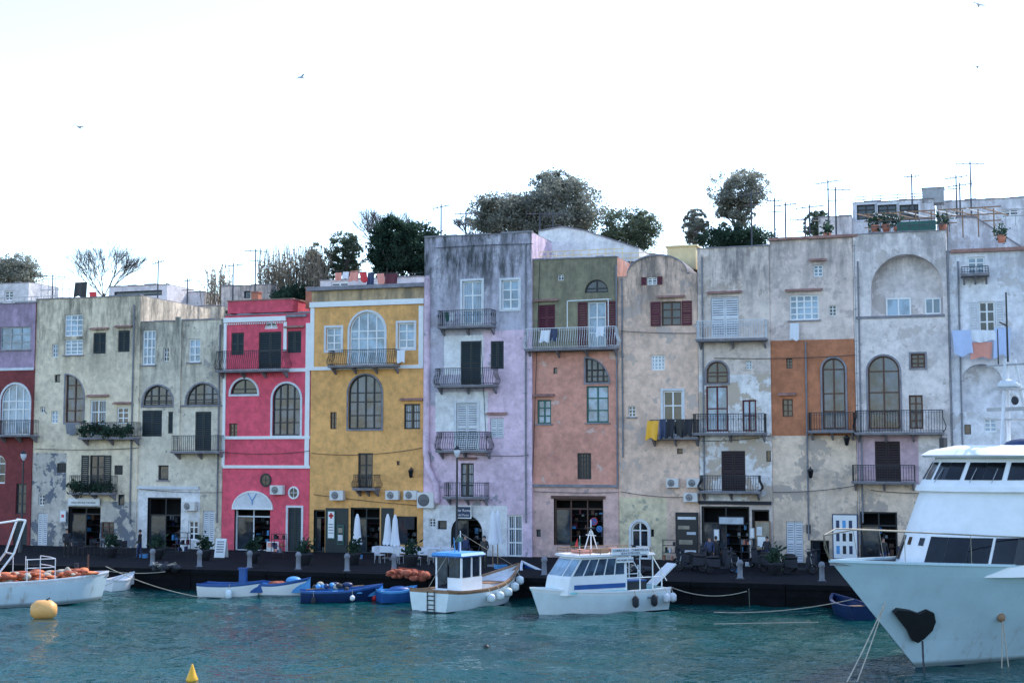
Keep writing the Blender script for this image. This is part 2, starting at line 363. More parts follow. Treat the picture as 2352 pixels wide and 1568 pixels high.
def house(label,x0,x1,top,y,base,wins=(),balc=(),ac=(),zones=(),trim=(),z0=1.,depth=9.,cap=True,kind=0,pipes=()):
    n=-y
    a,b=fac(x0,950 if y<3 else top+20,n)[0]+.01,fac(x1,950 if y<3 else top+20,n)[0]-.01;z1=fac((x0+x1)/2,top,n)[1]
    h=thing('house',label,'house',FM@Matrix.Translation(((a+b)/2,y,z0)))
    H=[];W=[]
    for w in wins:
        q=fr(*w[:4],n);st=w[5];fl=w[6] if len(w)>6 else ''
        dep={'n':.9,'z':1.6}.get(st,.22);c=q[2]
        if c<z0+.35:c=z0
        hh=(max(q[0],a+.03),min(q[1],b-.03),c,min(q[3],z1-.05),w[4],dep);H.append(hh);W.append((hh,st,fl))
    zz=[(*fr(*q[:4],n),q[4]) for q in zones]
    zz=[(max(p[0],a) if p[0]>a+.25 else a,p[1] if p[1]<b-.25 else b,p[2],p[3],p[4]) for p in zz]
    m=M();wall(m,a,b,z0,z1,y,H,zz,base,None)
    for x in(a,b):m.face([(x,y,z0),(x,y+depth,z0),(x,y+depth,z1),(x,y,z1)],base)
    m.face([(a,y+depth,z0),(b,y+depth,z0),(b,y+depth,z1),(a,y+depth,z1)],base)
    m.make('wall',h,FM)
    m=M();m.box(a+.2,y+.25,z1-.25,b-.2,y+depth-.2,z1-.1,P('stone'))
    x=a-.03
    while x<b:
        x2=min(b+.03,x+R.uniform(.5,1.1));hh_=R.uniform(.03,.11) if cap else .02
        m.box(x,y-(.08 if cap else 0)+R.uniform(0,.03),z1,x2-.004,y+.3,z1+hh_,P('stone'));x=x2
    for xx in(a,b-.25):m.box(xx,y+.31,z1,xx+.25,y+depth,z1+.05,P('stone'))
    m.make('roof',h,FM)
    for hh,st,fl in W:
        if st=='n':continue
        if st=='z': shop(h,hh,y,fl)
        else: window(h,hh,st,fl,y,base)
    for q in balc: balcony(h,*q[:4],q[4] if len(q)>4 else '',y)
    for q in ac: aircon(h,*q,y)
    for q in trim:
        g=fr(*q[:4],n);pr=q[5];m=M();m.box(max(g[0],a-.3),y-pr,g[2],min(g[1],b+.3),y-.002,g[3],q[4]);m.make(q[6] if len(q)>6 else 'cornice',h,FM)
    for px,ya,yb in pipes:
        s,zt=fac(px,ya,n+.1);_,zb=fac(px,yb,n+.1);m=M();m.cyl((s,y-.08,zb),(s,y-.08,zt),.05,.05,P('grey'),6)
        z=zb+.5
        while z<zt:m.box(s-.07,y-.13,z,s+.07,y-.002,z+.04,P('grey'));z+=1.8
        m.make('drainpipe',h,FM)
    return h,(a,b,z1)
def shop(h,hh,y,fl):
    a,b,c,d,k,dep=hh;e=part('shopfront',h,FM@Matrix.Translation(((a+b)/2,y,c)));m=M();mt=P({'g':'dgreen','w':'offw','b':'brown'}.get(fl[:1],'iron'))
    strip(m,outline(a,b,c-.05,d,k,.002),outline(a,b,c-.05,d,k,.1),y+.2,y+.3,mt)
    n=max(1,int((b-a)/.95))
    for i in range(1,n):
        x=a+(b-a)*i/n;m.box(x-.035,y+.21,c,x+.035,y+.28,ztop(x,a,b,c,d,k)-.08,mt)
    if d-c>2:m.box(a+.1,y+.212,c+2.1,b-.1,y+.278,c+2.18,mt)
    m.make('frame',e,FM)
    m=M();m.face([(p[0],y+.25,p[1]) for i,p in enumerate([(a+.1,c),(a+(b-a)/max(2,n)*.98,c),(a+(b-a)/max(2,n)*.98,c+2.08),(a+.1,c+2.08)])],GD);m.make('glass',e,FM)
    m=M()
    for i in range(int((b-a)*12)):
        x=R.uniform(a+.1,b-.3);z=c+R.choice([0,.5,.95,1.4,1.8])*R.uniform(.9,1)
        if z>d-.5:continue
        m.box(x,y+R.uniform(.7,1.2),z,x+R.uniform(.06,.26),y+1.3,z+R.uniform(.08,.38),P(R.choice(['dgrey','dgrey','dgrey','navy','brown','dred','curtain','dgreen','grey','lblue'])))
    for z in(.5,.95,1.4,1.8):
        if c+z<d-.3:m.box(a+.05,y+.9,c+z-.03,b-.05,y+1.4,c+z,P('dgrey'))
    m.make('goods_shelves',e,FM)
# ---------- houses
pl=plaster
mPur=pl('plaster_purple',(.46,.33,.45),ztop=15,da=.3,ga=.4);mDred=pl('plaster_oxblood',(.22,.048,.05),dirt=(.12,.045,.055),da=.35)
mB1=pl('plaster_cream',(.8,.67,.5),dirt=(.24,.22,.18),patch=(.36,.32,.28),pt=.65,ztop=15,ga=.85,da=.5)
mB1l=pl('plaster_flaked',(.58,.53,.47),dirt=(.2,.2,.2),patch=(.14,.16,.2),pt=.54,da=.5)
mB2=pl('plaster_sand',(.74,.65,.52),dirt=(.24,.23,.2),patch=(.4,.37,.34),pt=.63,ztop=13.6,ga=.9,da=.5)
mPink=pl('plaster_pink',(.78,.105,.16),dirt=(.5,.11,.14),da=.3,ztop=14,ga=.25)
mYel=pl('plaster_ochre',(.82,.43,.15),dirt=(.46,.26,.12),da=.35,ztop=15.5,ga=.3)
mYt=pl('plaster_ochre_top',(.54,.38,.22),dirt=(.2,.18,.14),da=.6,ztop=16,ga=.7)
mGr=pl('plaster_lilac_grey',(.52,.49,.57),dirt=(.1,.11,.12),patch=(.64,.61,.68),pt=.6,da=.75,ztop=18.6,ga=1.,gh=4)
mLil=pl('plaster_lilac',(.76,.57,.68),dirt=(.34,.32,.38),patch=(.36,.35,.39),pt=.64,da=.5)
mWh=pl('plaster_white',(.8,.79,.8),dirt=(.42,.43,.46),da=.4,ztop=30)
mOl=pl('plaster_olive',(.28,.255,.17),dirt=(.12,.12,.1),da=.5,ztop=17.3)
mTe=pl('plaster_terracotta',(.68,.32,.24),dirt=(.36,.23,.19),patch=(.7,.48,.41),pt=.6,da=.45)
mRo=pl('plaster_rose',(.72,.47,.42),dirt=(.35,.27,.27),patch=(.45,.34,.34),pt=.62,da=.4)
mB7=pl('plaster_tan',(.82,.58,.45),dirt=(.26,.22,.2),patch=(.58,.46,.4),pt=.6,da=.5,ztop=17,ga=.85)
mB7l=pl('plaster_straw',(.74,.62,.42),dirt=(.32,.29,.22),patch=(.42,.4,.32),pt=.58)
mB8=pl('plaster_weathered_grey',(.74,.62,.55),dirt=(.26,.24,.25),patch=(.56,.45,.38),pt=.59,da=.5,ztop=17.6,ga=.8)
mB8l=pl('plaster_peeling_white',(.8,.76,.75),dirt=(.4,.36,.34),patch=(.54,.43,.34),pt=.54)
mB9=pl('plaster_grey',(.76,.63,.57),dirt=(.32,.29,.29),patch=(.58,.48,.44),pt=.6,da=.45,ztop=18,ga=.65)
mOr=pl('plaster_orange',(.5,.195,.1),dirt=(.33,.155,.09),da=.35)
mB9l=pl('plaster_beige',(.8,.62,.48),dirt=(.32,.28,.25),patch=(.5,.41,.35),pt=.56,da=.5)
mB10=pl('plaster_pale_grey',(.8,.72,.7),dirt=(.34,.32,.34),patch=(.6,.53,.5),pt=.59,da=.45,ztop=18.5,ga=.65)
mMau=pl('plaster_mauve',(.6,.42,.47),dirt=(.32,.27,.32),da=.35)
mB11=pl('plaster_sky_grey',(.8,.79,.83),dirt=(.42,.42,.46),patch=(.62,.58,.58),pt=.6,da=.4,ztop=18,ga=.55)
rr='r'
house("purple and oxblood red waterfront house with arched window",-140,76,700,-.1,mDred,
 [(0,750,70,803,rr,'p','s'),(2,882,68,998,'a','K','t'),(-60,882,-20,998,'a','K'),(-20,1045,12,1110,'a','w'),(36,1110,60,1180,rr,'i'),(-100,1160,-20,1262,rr,'z'),(30,1195,62,1262,rr,'D')],
 [(-8,965,70,1002)],zones=[(-200,690,100,850,mPur)],trim=[(-140,846,78,852,P('offw'),.06)])
house("cream weathered house with plant filled balconies and club sign",76,318,684,0,mB1,
 [(148,722,190,772,rr,'k'),(148,779,190,815,rr,'k','s'),(119,790,133,820,rr,'W'),(214,764,243,812,rr,'D','l'),(271,759,298,808,rr,'D','l'),(150,860,192,970,'q','B','T'),(125,860,138,878,rr,'d'),
 (92,933,104,948,rr,'w'),(117,943,133,972,rr,'W'),(206,918,243,1002,rr,'w','lc'),(268,935,295,972,rr,'w','l'),(130,1063,152,1085,rr,'x'),(262,1068,282,1090,rr,'x'),(205,1045,238,1128,rr,'i','od'),
 (156,1163,230,1280,rr,'z'),(85,1178,108,1280,rr,'S'),(88,1135,102,1160,rr,'w'),(232,1198,262,1236,rr,'b'),(270,1135,286,1160,rr,'d')],
 [(183,970,306,1008,'p'),(160,1092,252,1135,'p')],zones=[(60,1040,150,1300,mB1l),(60,1150,330,1300,mB1l)],pipes=[(308,700,1200)])
house("low sandy grey house with lunette windows and balcony",318,513,737,.12,mB2,
 [(327,758,357,838,rr,'k','s'),(375,798,388,830,rr,'w'),(433,778,460,832,rr,'W','s'),(328,885,397,932,'a','I','T'),(428,880,505,930,'a','I','T'),(326,942,372,1002,rr,'D'),(386,945,397,995,rr,'D'),
 (448,945,485,1035,rr,'D'),(363,1068,387,1102,rr,'d','s'),(338,1142,415,1280,rr,'z'),(465,1172,492,1280,rr,'S'),(432,1195,455,1240,rr,'w')],
 [(395,1000,503,1040,'')],[(418,1152,447,1172)],zones=[(318,1122,458,1300,mWh)],trim=[(318,1116,458,1123,P('offw'),.18,'ledge'),(402,728,416,1040,mB2,.12,'pilaster'),(330,930,512,934,P('stone'),.1)],pipes=[(505,745,1200)])
PK,(pa,pb,pz)=house("pink house with white borders and curved iron balcony",513,713,722,-.06,mPink,
 [(531,764,560,815,rr,'D'),(594,762,646,848,rr,'D'),(606,738,638,755,'a','w'),(660,760,692,810,rr,'D','l'),(530,870,592,905,'a','i','t'),(626,880,690,1000,'a','I','t'),(526,972,545,1002,rr,'b'),
 (538,1150,620,1290,'r','z','w'),(661,1165,692,1290,rr,'D','t')],
 [(497,805,650,853,'b')],[(620,1114,649,1135)],
 trim=[(515,728,658,739,P('white'),.12),(515,847,713,855,P('white'),.1),(513,1001,713,1008,P('white'),.1),(513,1068,713,1075,P('white'),.1),(702,742,712,1070,P('white'),.08,'pilaster'),(652,739,659,806,P('white'),.07,'pilaster'),(513,742,519,1070,P('white'),.08,'pilaster'),(660,722,705,728,P('stone'),.15)])
a,b,c,d=fr(523,690,672,722,.06)
m=M();m.box(a,-.06,c+.12,b,3,d,mPink);m.box(a-.06,-.12,d,b+.06,3.05,d+.08,P('tile'));m.make('parapet',PK,FM)
m=M()
for i in range(26):
    x=fac(522+i*5,742,.1)[0];z=fac(520,742,.1)[1];m.box(x,-.13,z-.12,x+.07,-.062,z-.02,P('white'))
m.make('dentil_moulding',PK,FM)
def porthole(h,px,py,rx,ry,y,fm):
    a,b,c,d=fr(px-rx,py-ry,px+rx,py+ry,-y);e=part('window',h,FM@Matrix.Translation(((a+b)/2,y,c)))
    m=M();strip(m,outline(a,b,c,d,'o',-.08),outline(a,b,c,d,'o',.02),y-.07,y-.001,P(fm));m.make('frame',e,FM)
    m=M();m.face([(p[0],y-.03,p[1]) for p in outline(a,b,c,d,'o')],GD)
    m.tube([((a+b)/2,y-.04,c),((a+b)/2,y-.04,d)],.02,P(fm),4);m.tube([(a,y-.04,(c+d)/2),(b,y-.04,(c+d)/2)],.02,P(fm),4);m.make('glass',e,FM)
porthole(PK,611,1102,10,13,-.06,'iron');porthole(PK,675,1131,10,12,-.06,'white')
a,b,c,d=fr(536,1130,624,1166,.15)
m=M();o=outline(a,b,c,d,'a');m.face([(p[0],-.16,p[1]) for p in o],P('offw'));strip(m,outline(a,b,c,d,'a',-.1),o,-.2,-.07,P('white'))
sg=thing('shop_sign',"white arched sign panel over the pink house's shop",'sign',FM@Matrix.Translation((a,-.2,c)));m.make('board',sg,FM)
x=(a+b)/2;z=(c+d)/2;m=M()
for q in(-1,1):m.cyl((x,-.19,z-.05),(x+q*.3,-.19,z+.42),.03,.02,P('lblue'),4)
m.cyl((x,-.19,z-.3),(x,-.19,z-.05),.03,.03,P('lblue'),4);m.make('emblem',sg,FM)
YH,_=house("ochre yellow house with white borders and tall arched windows",713,973,663,-.12,mYel,
 [(749,752,784,805,rr,'W','t'),(803,716,884,838,'a','K','t'),(914,741,952,800,rr,'W','t'),(800,860,877,985,'a','I','T'),(758,946,773,985,rr,'b'),(928,927,965,985,rr,'i','cl'),
 (822,1040,856,1125,rr,'i',''),(911,1058,918,1068,rr,'d'),(720,1170,746,1290,rr,'z','g'),(805,1165,872,1290,rr,'z','g'),(908,1185,958,1250,rr,'z','g')],
 [(755,803,906,842,'b'),(812,1090,860,1125,'b')],[(757,1126,788,1148),(885,1126,915,1147),(927,1126,957,1147)],zones=[(700,655,980,690,mYt)],
 trim=[(713,690,975,702,P('white'),.14),(713,702,722,843,P('white'),.05,'pilaster'),(962,702,973,838,P('white'),.05,'pilaster'),(713,840,973,848,P('white'),.09),(700,655,978,664,P('stone'),.25),(748,1166,800,1275,P('dgreen'),.06,'shop_panel'),(876,1166,904,1275,P('dgreen'),.06,'shop_panel')])
GH,(ga,gb,gz)=house("tall dirty lilac grey house with four curved balconies",973,1222,540,-.25,mLil,
 [(1062,645,1107,745,rr,'W','tc'),(1152,643,1192,710,rr,'W','t'),(1058,783,1105,885,rr,'D'),(1127,783,1157,847,rr,'D'),(1048,925,1097,1035,rr,'S','t'),(1126,960,1157,1005,rr,'S','l'),
 (1058,1063,1088,1140,rr,'i','lc'),(1036,1183,1108,1300,'a','z'),(1165,1182,1200,1300,rr,'w','c'),(985,1190,1000,1210,rr,'w'),(1005,1195,1026,1215,rr,'d')],
 [(1006,712,1128,752,'f'),(1000,845,1133,888,'b'),(1003,992,1118,1038,'bf'),(1020,1108,1112,1145,'')],[(958,1130,996,1166)],
 zones=[(960,530,1240,760,mGr),(960,760,1110,930,mGr),(1000,900,1120,990,mWh),(1020,770,1110,860,mWh),(972,1160,1165,1320,mWh)],pipes=[(1207,560,1200)])
m=M();s0,_=fac(979,700,.5);pts=[(s0,-.32,fac(979,640,.3)[1]),(s0,-.4,fac(979,1040,.3)[1]),(s0+.15,-.5,fac(979,1075,.3)[1]),(s0+.7,-.5,fac(979,1115,.3)[1]),(s0+.75,-.45,fac(979,1150,.3)[1])]
for p,q in zip(pts,pts[1:]):m.cyl(p,q,.2,.2,mLil,10)
for p in pts:m.ball(p,.2,.2,.2,mLil)
m.make('chimney_flue',GH,FM)
house("olive and terracotta house with white railed balcony",1222,1420,594,-.02,mTe,
 [(1343,642,1397,672,'a','i'),(1281,630,1295,644,rr,'w'),(1236,700,1275,758,rr,'R','l'),(1350,693,1392,800,rr,'W','or'),(1345,822,1398,878,'q','I','T'),(1271,844,1280,858,rr,'d'),
 (1234,918,1266,973,rr,'g','sl'),(1347,886,1398,970,rr,'g','s'),(1326,1040,1358,1100,rr,'x'),(1272,1145,1386,1252,rr,'z','b'),(1232,1215,1242,1232,rr,'d')],
 [(1207,752,1412,803,'wb')],zones=[(1210,580,1430,808,mOl),(1210,1116,1430,1330,mRo)],trim=[(1216,1112,1420,1118,P('stone'),.16),(1266,1138,1391,1145,P('brown'),.06,'sign_board')],pipes=[(1415,610,1120)])
H7,(a7,b7,z7)=house("tan house with rounded vaulted roof and dark red shutters",1420,1605,632,.03,mB7,
 [(1486,636,1509,654,rr,'w','or'),(1519,692,1565,748,rr,'b','orl'),(1495,815,1527,850,rr,'K'),(1523,897,1568,1000,rr,'w','t'),(1443,932,1460,957,rr,'w','s'),(1450,1197,1490,1300,'a','w','t'),
 (1555,1030,1568,1042,rr,'d'),(1495,1215,1502,1232,rr,'d')],
 [(1493,964,1600,1008,'')],[(1530,1098,1558,1119),(1577,1098,1607,1119),(1570,1131,1602,1152)],zones=[(1415,1142,1532,1330,mB7l)],cap=False,pipes=[(1428,640,1050)])
m=M();o=[(a7+(b7-a7)*.12+(b7-a7)*.76*(1-math.cos(math.pi*j/20))/2,z7+1.15*math.sin(math.pi*j/20)) for j in range(21)]
m.face([(p[0],.03,p[1]) for p in o],mB7)
for p,q in zip(o,o[1:]):
    m.hexa([(p[0],-.05,p[1]),(q[0],-.05,q[1]),(q[0],8,q[1]),(p[0],8,p[1]),(p[0],-.05,p[1]+.1),(q[0],-.05,q[1]+.1),(q[0],8,q[1]+.1),(p[0],8,p[1]+.1)],P('stone'))
m.make('vaulted_roof',H7,FM)
house("grey weathered house with white balcony and black balcony",1605,1772,568,-.05,mB8,
 [(1633,682,1697,775,rr,'S','l'),(1622,830,1672,880,'a','b','T'),(1622,886,1672,990,rr,'r',''),(1713,828,1727,848,rr,'W'),(1705,918,1737,990,rr,'r'),(1657,1035,1712,1130,rr,'E'),(1760,1035,1771,1060,rr,'d'),
 (1612,1162,1722,1310,rr,'z'),(1728,1170,1768,1310,rr,'z')],
 [(1600,735,1757,782,'wf'),(1592,950,1755,998,'f'),(1608,1092,1742,1132,'b')],zones=[(1600,860,1780,1150,mB8l)],trim=[(1605,1150,1772,1158,P('dgrey'),.12)],pipes=[(1612,590,1150)])
house("grey house with orange painted band and arched balcony door",1772,1966,546,.04,mB9,
 [(1868,608,1890,635,rr,'W','l'),(1813,677,1881,735,rr,'K','ls'),(1904,701,1921,725,rr,'w'),(1806,823,1820,846,rr,'b'),(1889,822,1942,985,'a','B','T'),(1797,916,1821,957,rr,'b','l'),
 (1806,1197,1845,1310,rr,'S'),(1852,1205,1862,1225,rr,'d'),(1862,1240,1905,1310,rr,'z')],
 [(1858,947,1960,993,'')],zones=[(1766,780,1970,1000,mOr),(1766,1000,1970,1330,mB9l)],trim=[(1766,543,1970,549,P('tile'),.2,'eaves')],pipes=[(1962,560,1250),(1850,785,1240)])
BX,_=house("pale grey house with arched loggia and iron balconies",1966,2183,534,-.08,mB10,
 [(2000,583,2165,727,'a','n'),(2092,812,2125,845,rr,'b','T'),(1994,817,2067,985,'a','B','T'),(2088,907,2120,985,rr,'B'),(2010,1013,2068,1105,rr,'E'),(1976,1175,2062,1320,rr,'z'),(2100,1200,2150,1320,rr,'z')],
 [(1965,942,2165,997,'b'),(1958,1068,2100,1110,'')],zones=[(1960,1000,2110,1110,mMau),(1960,1115,2190,1330,mB9l)],trim=[(1966,724,2170,730,P('stone'),.06)],pipes=[(2176,545,1200),(1970,600,1200)])
for q in((2035,684,2093,727),(2124,684,2162,722)):
    a,b,c,d=fr(*q,-.75);m=M();strip(m,outline(a,b,c,d,'r'),outline(a,b,c,d,'r',.09),.68,.8,P('white'));m.box((a+b)/2-.04,.69,c,(a+b)/2+.04,.79,d,P('white'));m.face([(a,.74,c),(b,.74,c),(b,.74,d),(a,.74,d)],GL)
    m.make('window',BX,FM)
house("pale blue grey house with white shutters and laundry",2183,2480,573,.06,mB11,
 [(2222,590,2262,630,rr,'W'),(2248,692,2286,762,rr,'w','ow'),(2206,835,2304,945,'a','n'),(2215,975,2230,997,rr,'d'),(2260,960,2290,992,rr,'W'),(2350,690,2400,790,rr,'W'),(2230,1060,2280,1160,rr,'D'),(2380,900,2430,1000,rr,'W')],
 [(2209,612,2270,632,'')],trim=[(2183,568,2480,576,P('tile'),.22,'eaves')],pipes=[(2200,600,1200)])
bgW=pl('plaster_bg_white',(.74,.69,.7),dirt=(.45,.43,.45),ztop=30,da=.4)
def bgh(label,x0,x1,top,bot,y,wins=(),mt=None,dz=4):
    z=fac((x0+x1)/2,bot,-y)[1]; return house(label,x0,x1,top,y,mt or bgW,wins,z0=z-3,depth=dz)
bgh("small white flat roofed house on the hillside",-80,66,652,700,16,[(10,668,30,690,rr,'w')])
bgh("low white roof terrace house with tiled edge",250,384,656,700,14,[(262,668,372,680,rr,'d')])
bgh("pale grey rooftop house with flat roof",386,468,672,710,17,[(400,682,420,700,rr,'w')])
bgh("grey concrete hillside house beside reeds",508,622,656,700,15,[(560,668,575,685,rr,'d')],mB8)
bgh("white roof terrace room behind the ochre house",735,972,640,670,10,[(760,646,800,658,rr,'w'),(850,646,880,658,rr,'w')])
bgh("small stone wall hut below the hill",322,505,706,745,11,[],mB2)
for lab,pts,y0,y1,mt in(("white sloping parapet block on the roof",[(1237,600),(1237,532),(1292,522),(1340,530),(1468,572),(1468,600)],4,8,mWh),("white sloping stair parapet on the roof",[(2200,575),(2198,500),(2240,500),(2352,572),(2352,580)],5,6,mB11)):
    m=M();q=[fac(px,py,-y0) for px,py in pts]
    m.face([(s,y0,z) for s,z in q],mt);m.face([(s,y1,z) for s,z in q],mt)
    for u,w in zip(q,q[1:]+q[:1]):m.face([(u[0],y0,u[1]),(w[0],y0,w[1]),(w[0],y1,w[1]),(u[0],y1,u[1])],mt)
    for u,w in zip(q[1:-1],q[2:-1]):m.hexa([(u[0],y0-.08,u[1]),(w[0],y0-.08,w[1]),(w[0],y1,w[1]),(u[0],y1,u[1]),(u[0],y0-.08,u[1]+.08),(w[0],y0-.08,w[1]+.08),(w[0],y1,w[1]+.08),(u[0],y1,u[1]+.08)],P('stone'))
    m.make('rooftop_block',None,FM,label=lab,cat='building')
bgh("glazed rooftop terrace house under a pergola",1958,2145,462,525,12,[(1968,470,2010,505,rr,'i','t'),(2016,470,2060,505,rr,'i','t'),(2066,470,2110,505,rr,'i','t')],mB11)
bgh("long lavender white upper house with tiled edge",2150,2500,455,530,14,[(2300,480,2340,500,rr,'w'),(2180,485,2205,505,rr,'w')],mB11)
bgh("pale blue block house near the pergola",1880,1956,498,548,11,[],mB10)
m=M();pc=P('wood')
for i in range(9):
    a=fac(1995+i*36,478+i*4,-3)[0];z=fac(2000,497,-3)[1]
    m.cyl((a,3,z-1.5),(a,3,z+.1),.05,.05,pc,4);m.cyl((a-.6,2.6,z+.1),(a+.9,8.5,z+.55),.05,.05,P('ivory') if i%2 else pc,4)
for y in(3,5.5,8):m.cyl((fac(1985,500,-y)[0],y,z+.13),(fac(2300,500,-y)[0],y,z+.2),.045,.045,pc,4)
m.make('pergola',None,FM,label="weathered pole pergola over a roof terrace",cat='pergola')
a,b,c,d=fr(2060,508,2150,530,-1);m=M();m.box(a,1,c,b,1.03,d,P('green'));m.make('shade_net',None,FM,label="green shade netting tied to the terrace railing",cat='netting')
for px,py in((2010,522),(2035,520),(2062,524),(2165,520),(2300,545),(1900,540)):
    s,z=fac(px,py,-1.5);e=thing('potted_plant',"potted green plant on a roof terrace",'plant',FM@Matrix.Translation((s,1.5,z-.3)),'potted plants on the roofs');m=M();m.lathe([(0,-.3),(.18,-.3),(.25,.1),(.2,.12)],P('terra'),(s,1.5,z));m.make('pot',e,FM);m=M();leaves(m,V((s,1.5,z+.35)),.4,.4,.5,90,.14,FD);m.make('foliage',e,FM)
m=M();a,b,c,d=fr(2118,432,2168,455,-12);m.box(a,12,c-.3,b,13.2,d,P('metal'));m.cyl((a+.2,12.5,c-.6),(a+.2,12.5,c),.06,.06,P('metal'));m.cyl((b-.2,12.5,c-.6),(b-.2,12.5,c),.06,.06,P('metal'));m.box(a-.05,11.95,d,b+.05,13.3,d+.05,P('metal'));m.make('water_tank',None,FM,label="grey metal water tank on a rooftop",cat='tank')
def rail(x0,y0,x1,y1,n,mat,lab):
    a,b,c,d=fr(x0,y0,x1,y1,n);y=-n;m=M();k=max(3,int((b-a)/.5))
    for i in range(k+1):x=a+(b-a)*i/k;m.cyl((x,y,c-.2),(x,y,d),.025,.025,P(mat),4)
    for z in(d,(c+d)/2):m.cyl((a,y,z),(b,y,z),.03,.03,P(mat),4)
    m.make('roof_railing',None,FM,label=lab,cat='railing')
rail(1240,575,1430,595,-.4,'cream',"yellow metal railing along a flat roof");rail(1430,578,1600,600,-4,'cream',"yellow metal railing on a rear terrace");rail(95,640,160,690,-6,'metal',"grey metal railing on a roof terrace")
rail(0,682,130,700,-2,'metal',"grey low railing on the purple house roof");rail(2000,505,2180,530,-.5,'pole',"dark terrace railing on the pale house");rail(2310,480,2400,510,-9,'metal',"grey railing on an upper terrace");rail(1965,448,2140,462,-12.2,'pole',"dark thin railing on a glazed terrace house")
a,b,c,d=fr(1532,567,1598,600,-3)
m=M();m.box(a,3,c-.5,b,5,d,P('cream'));m.box(a-.1,2.9,d,b+.1,5.1,d+.1,P('cream'));m.make('rooftop_hut',None,FM,label="small yellow stair hut on a flat roof",cat='hut')
for px,y0,y1 in((585,672,695),(710,662,690)):
    a,b,c,d=fr(px-8,y0,px+8,y1,-1);m=M();m.box(a,1,c-.5,b,1.5,d,P('terra'));m.box(a-.05,.95,d,b+.05,1.55,d+.1,P('tile'));m.make('chimney',None,FM,label="terracotta chimney on a roof",cat='chimney')
for i,(px,yt,yb) in enumerate([(362,598,690),(430,640,700),(535,605,665),(586,572,660),(1013,470,545),(1070,485,545),(1903,413,505),(1920,430,505),(2095,400,465),(2197,402,465),(2232,370,530),(1780,455,560),(1805,465,560),(1727,440,575),(1240,486,545),(1850,500,550),(120,630,690),(1270,488,540),(2205,420,465),(1860,470,550)]):
    n=-(10 if px<700 or px>1880 else 5);s,z0=fac(px,yb,n);_,z1=fac(px,yt,n);e=thing('antenna',"thin rooftop television antenna on a pole",'antenna',FM@Matrix.Translation((s,-n,z0)),'television antennas on the roofs')
    m=M();m.cyl((s,-n,z0-1),(s,-n,z1),.06,.045,P('pole'),5);m.make('pole',e,FM)
    m=M();L=R.uniform(.45,.9);an=R.uniform(-.8,.8);z=z1-.15
    m.cyl((s-L,-n-L*an,z),(s+L,-n+L*an,z),.035,.035,P('pole'),3)
    for j in range(5):
        x=s-L+2*L*j/4;yy=-n-L*an+2*L*an*j/4;m.cyl((x,yy,z-.22),(x,yy,z+.22),.022,.022,P('pole'),3)
    if i%2:m.cyl((s-.5,-n,z-.7),(s+.5,-n,z-.7),.03,.03,P('pole'),3)
    m.make('aerial',e,FM)
# ---------- trees
def limb(m,p,d,L,r,lev,mat,ends,br=3,sp=.7,dk=.6):
    q=p+d*L;m.cyl(p,q,r,r*.65,mat,5 if lev>2 else 3,False)
    if lev==0:ends.append(q);return
    for i in range(br):
        nd_=(d+V((R.uniform(-sp,sp),R.uniform(-sp,sp),R.uniform(-.15,sp*.8)))).normalized();limb(m,p+d*L*R.uniform(.5,1),nd_,L*R.uniform(.62,.85),r*dk,lev-1,mat,ends,br,sp,dk)
def tree(lab,x0,y0,x1,y1,n,yb,mat,dens=1.,ls=.2,gap=0.):
    a,b,c,d=fr(x0,y0,x1,y1,n);zb=fac((x0+x1)/2,yb,n)[1]-1.5;cx=(a+b)/2;base=V((cx,-n,zb))
    t=thing('tree',lab,'tree',FM@Matrix.Translation(base));m=M();ends=[];W=b-a;H=d-c
    top=V((cx+R.uniform(-.1,.1)*W,-n,max(zb+1,c+.12*H)));m.cyl(base,top,.24,.17,P('bark'),7,False)
    for i in range(4):
        dr=V((math.cos(i*1.57+.4)*.7,math.sin(i*1.57)*.5,.8)).normalized();limb(m,top,dr,.24*H,.11,2,P('bark'),ends,3,.6)
    m.make('trunk',t,FM)
    m=M()
    for k in range(int(64*dens)):
        an=R.uniform(0,6.28);rr_=R.uniform(.3,1)**.6;el=R.uniform(-.9,1)
        hw=math.sqrt(max(.05,1-el*el*.75))
        q=V((cx+W*.43*rr_*math.cos(an)*hw,-n+W*.36*rr_*math.sin(an)*hw,(c+d)/2+H*.44*el*rr_+R.uniform(-.08,.08)*H))
        s=R.uniform(.07,.2)*W;leaves(m,q,s,s,s*.7,int(130*R.uniform(.5,1.2)),ls*.8,mat)
    for k in range(34):
        an=R.uniform(-.3,3.44);q=V((cx+W*.52*math.cos(an),-n+R.uniform(-.2,.2)*W,(c+d)/2+H*.49*math.sin(an)));s=.06*W;leaves(m,q,s,s,s,24,ls*.7,mat)
    m.make('crown',t,FM)
def bare(lab,x0,y0,x1,y1,n,lev=5,mat='bark'):
    a,b,c,d=fr(x0,y0,x1,y1,n);H=d-c;base=V(((a+b)/2,-n,c-1));t=thing('tree',lab,'tree',FM@Matrix.Translation(base))
    m=M();ends=[];m.cyl(base,base+V((0,0,1+H*.1)),.12,.1,P(mat),6);m.make('trunk',t,FM);m=M()
    for i in range(9):
        an=i*.7;limb(m,base+V((0,0,1+H*.04)),V((math.cos(an)*.9*(b-a)/H,math.sin(an)*.5,1)).normalized(),H*.29,.036,lev-1,P(mat),ends,3,.45,.74)
    m.make('crown',t,FM)
tree("broad grey green olive tree on the hilltop",1200,420,1385,560,-19,560,FO,2.2,.15);tree("upper dome of the grey olive grove",1222,393,1322,480,-20,540,FO,1.,.14);tree("rounded grey olive tree on the hilltop",1084,445,1212,555,-18,560,FO,1.7,.15);tree("low olive tree filling the grove",1150,448,1300,560,-18.5,560,FO,1.7,.15)
tree("smaller round green tree behind the roofs",1370,482,1514,585,-19,600,FG,1.5,.13)
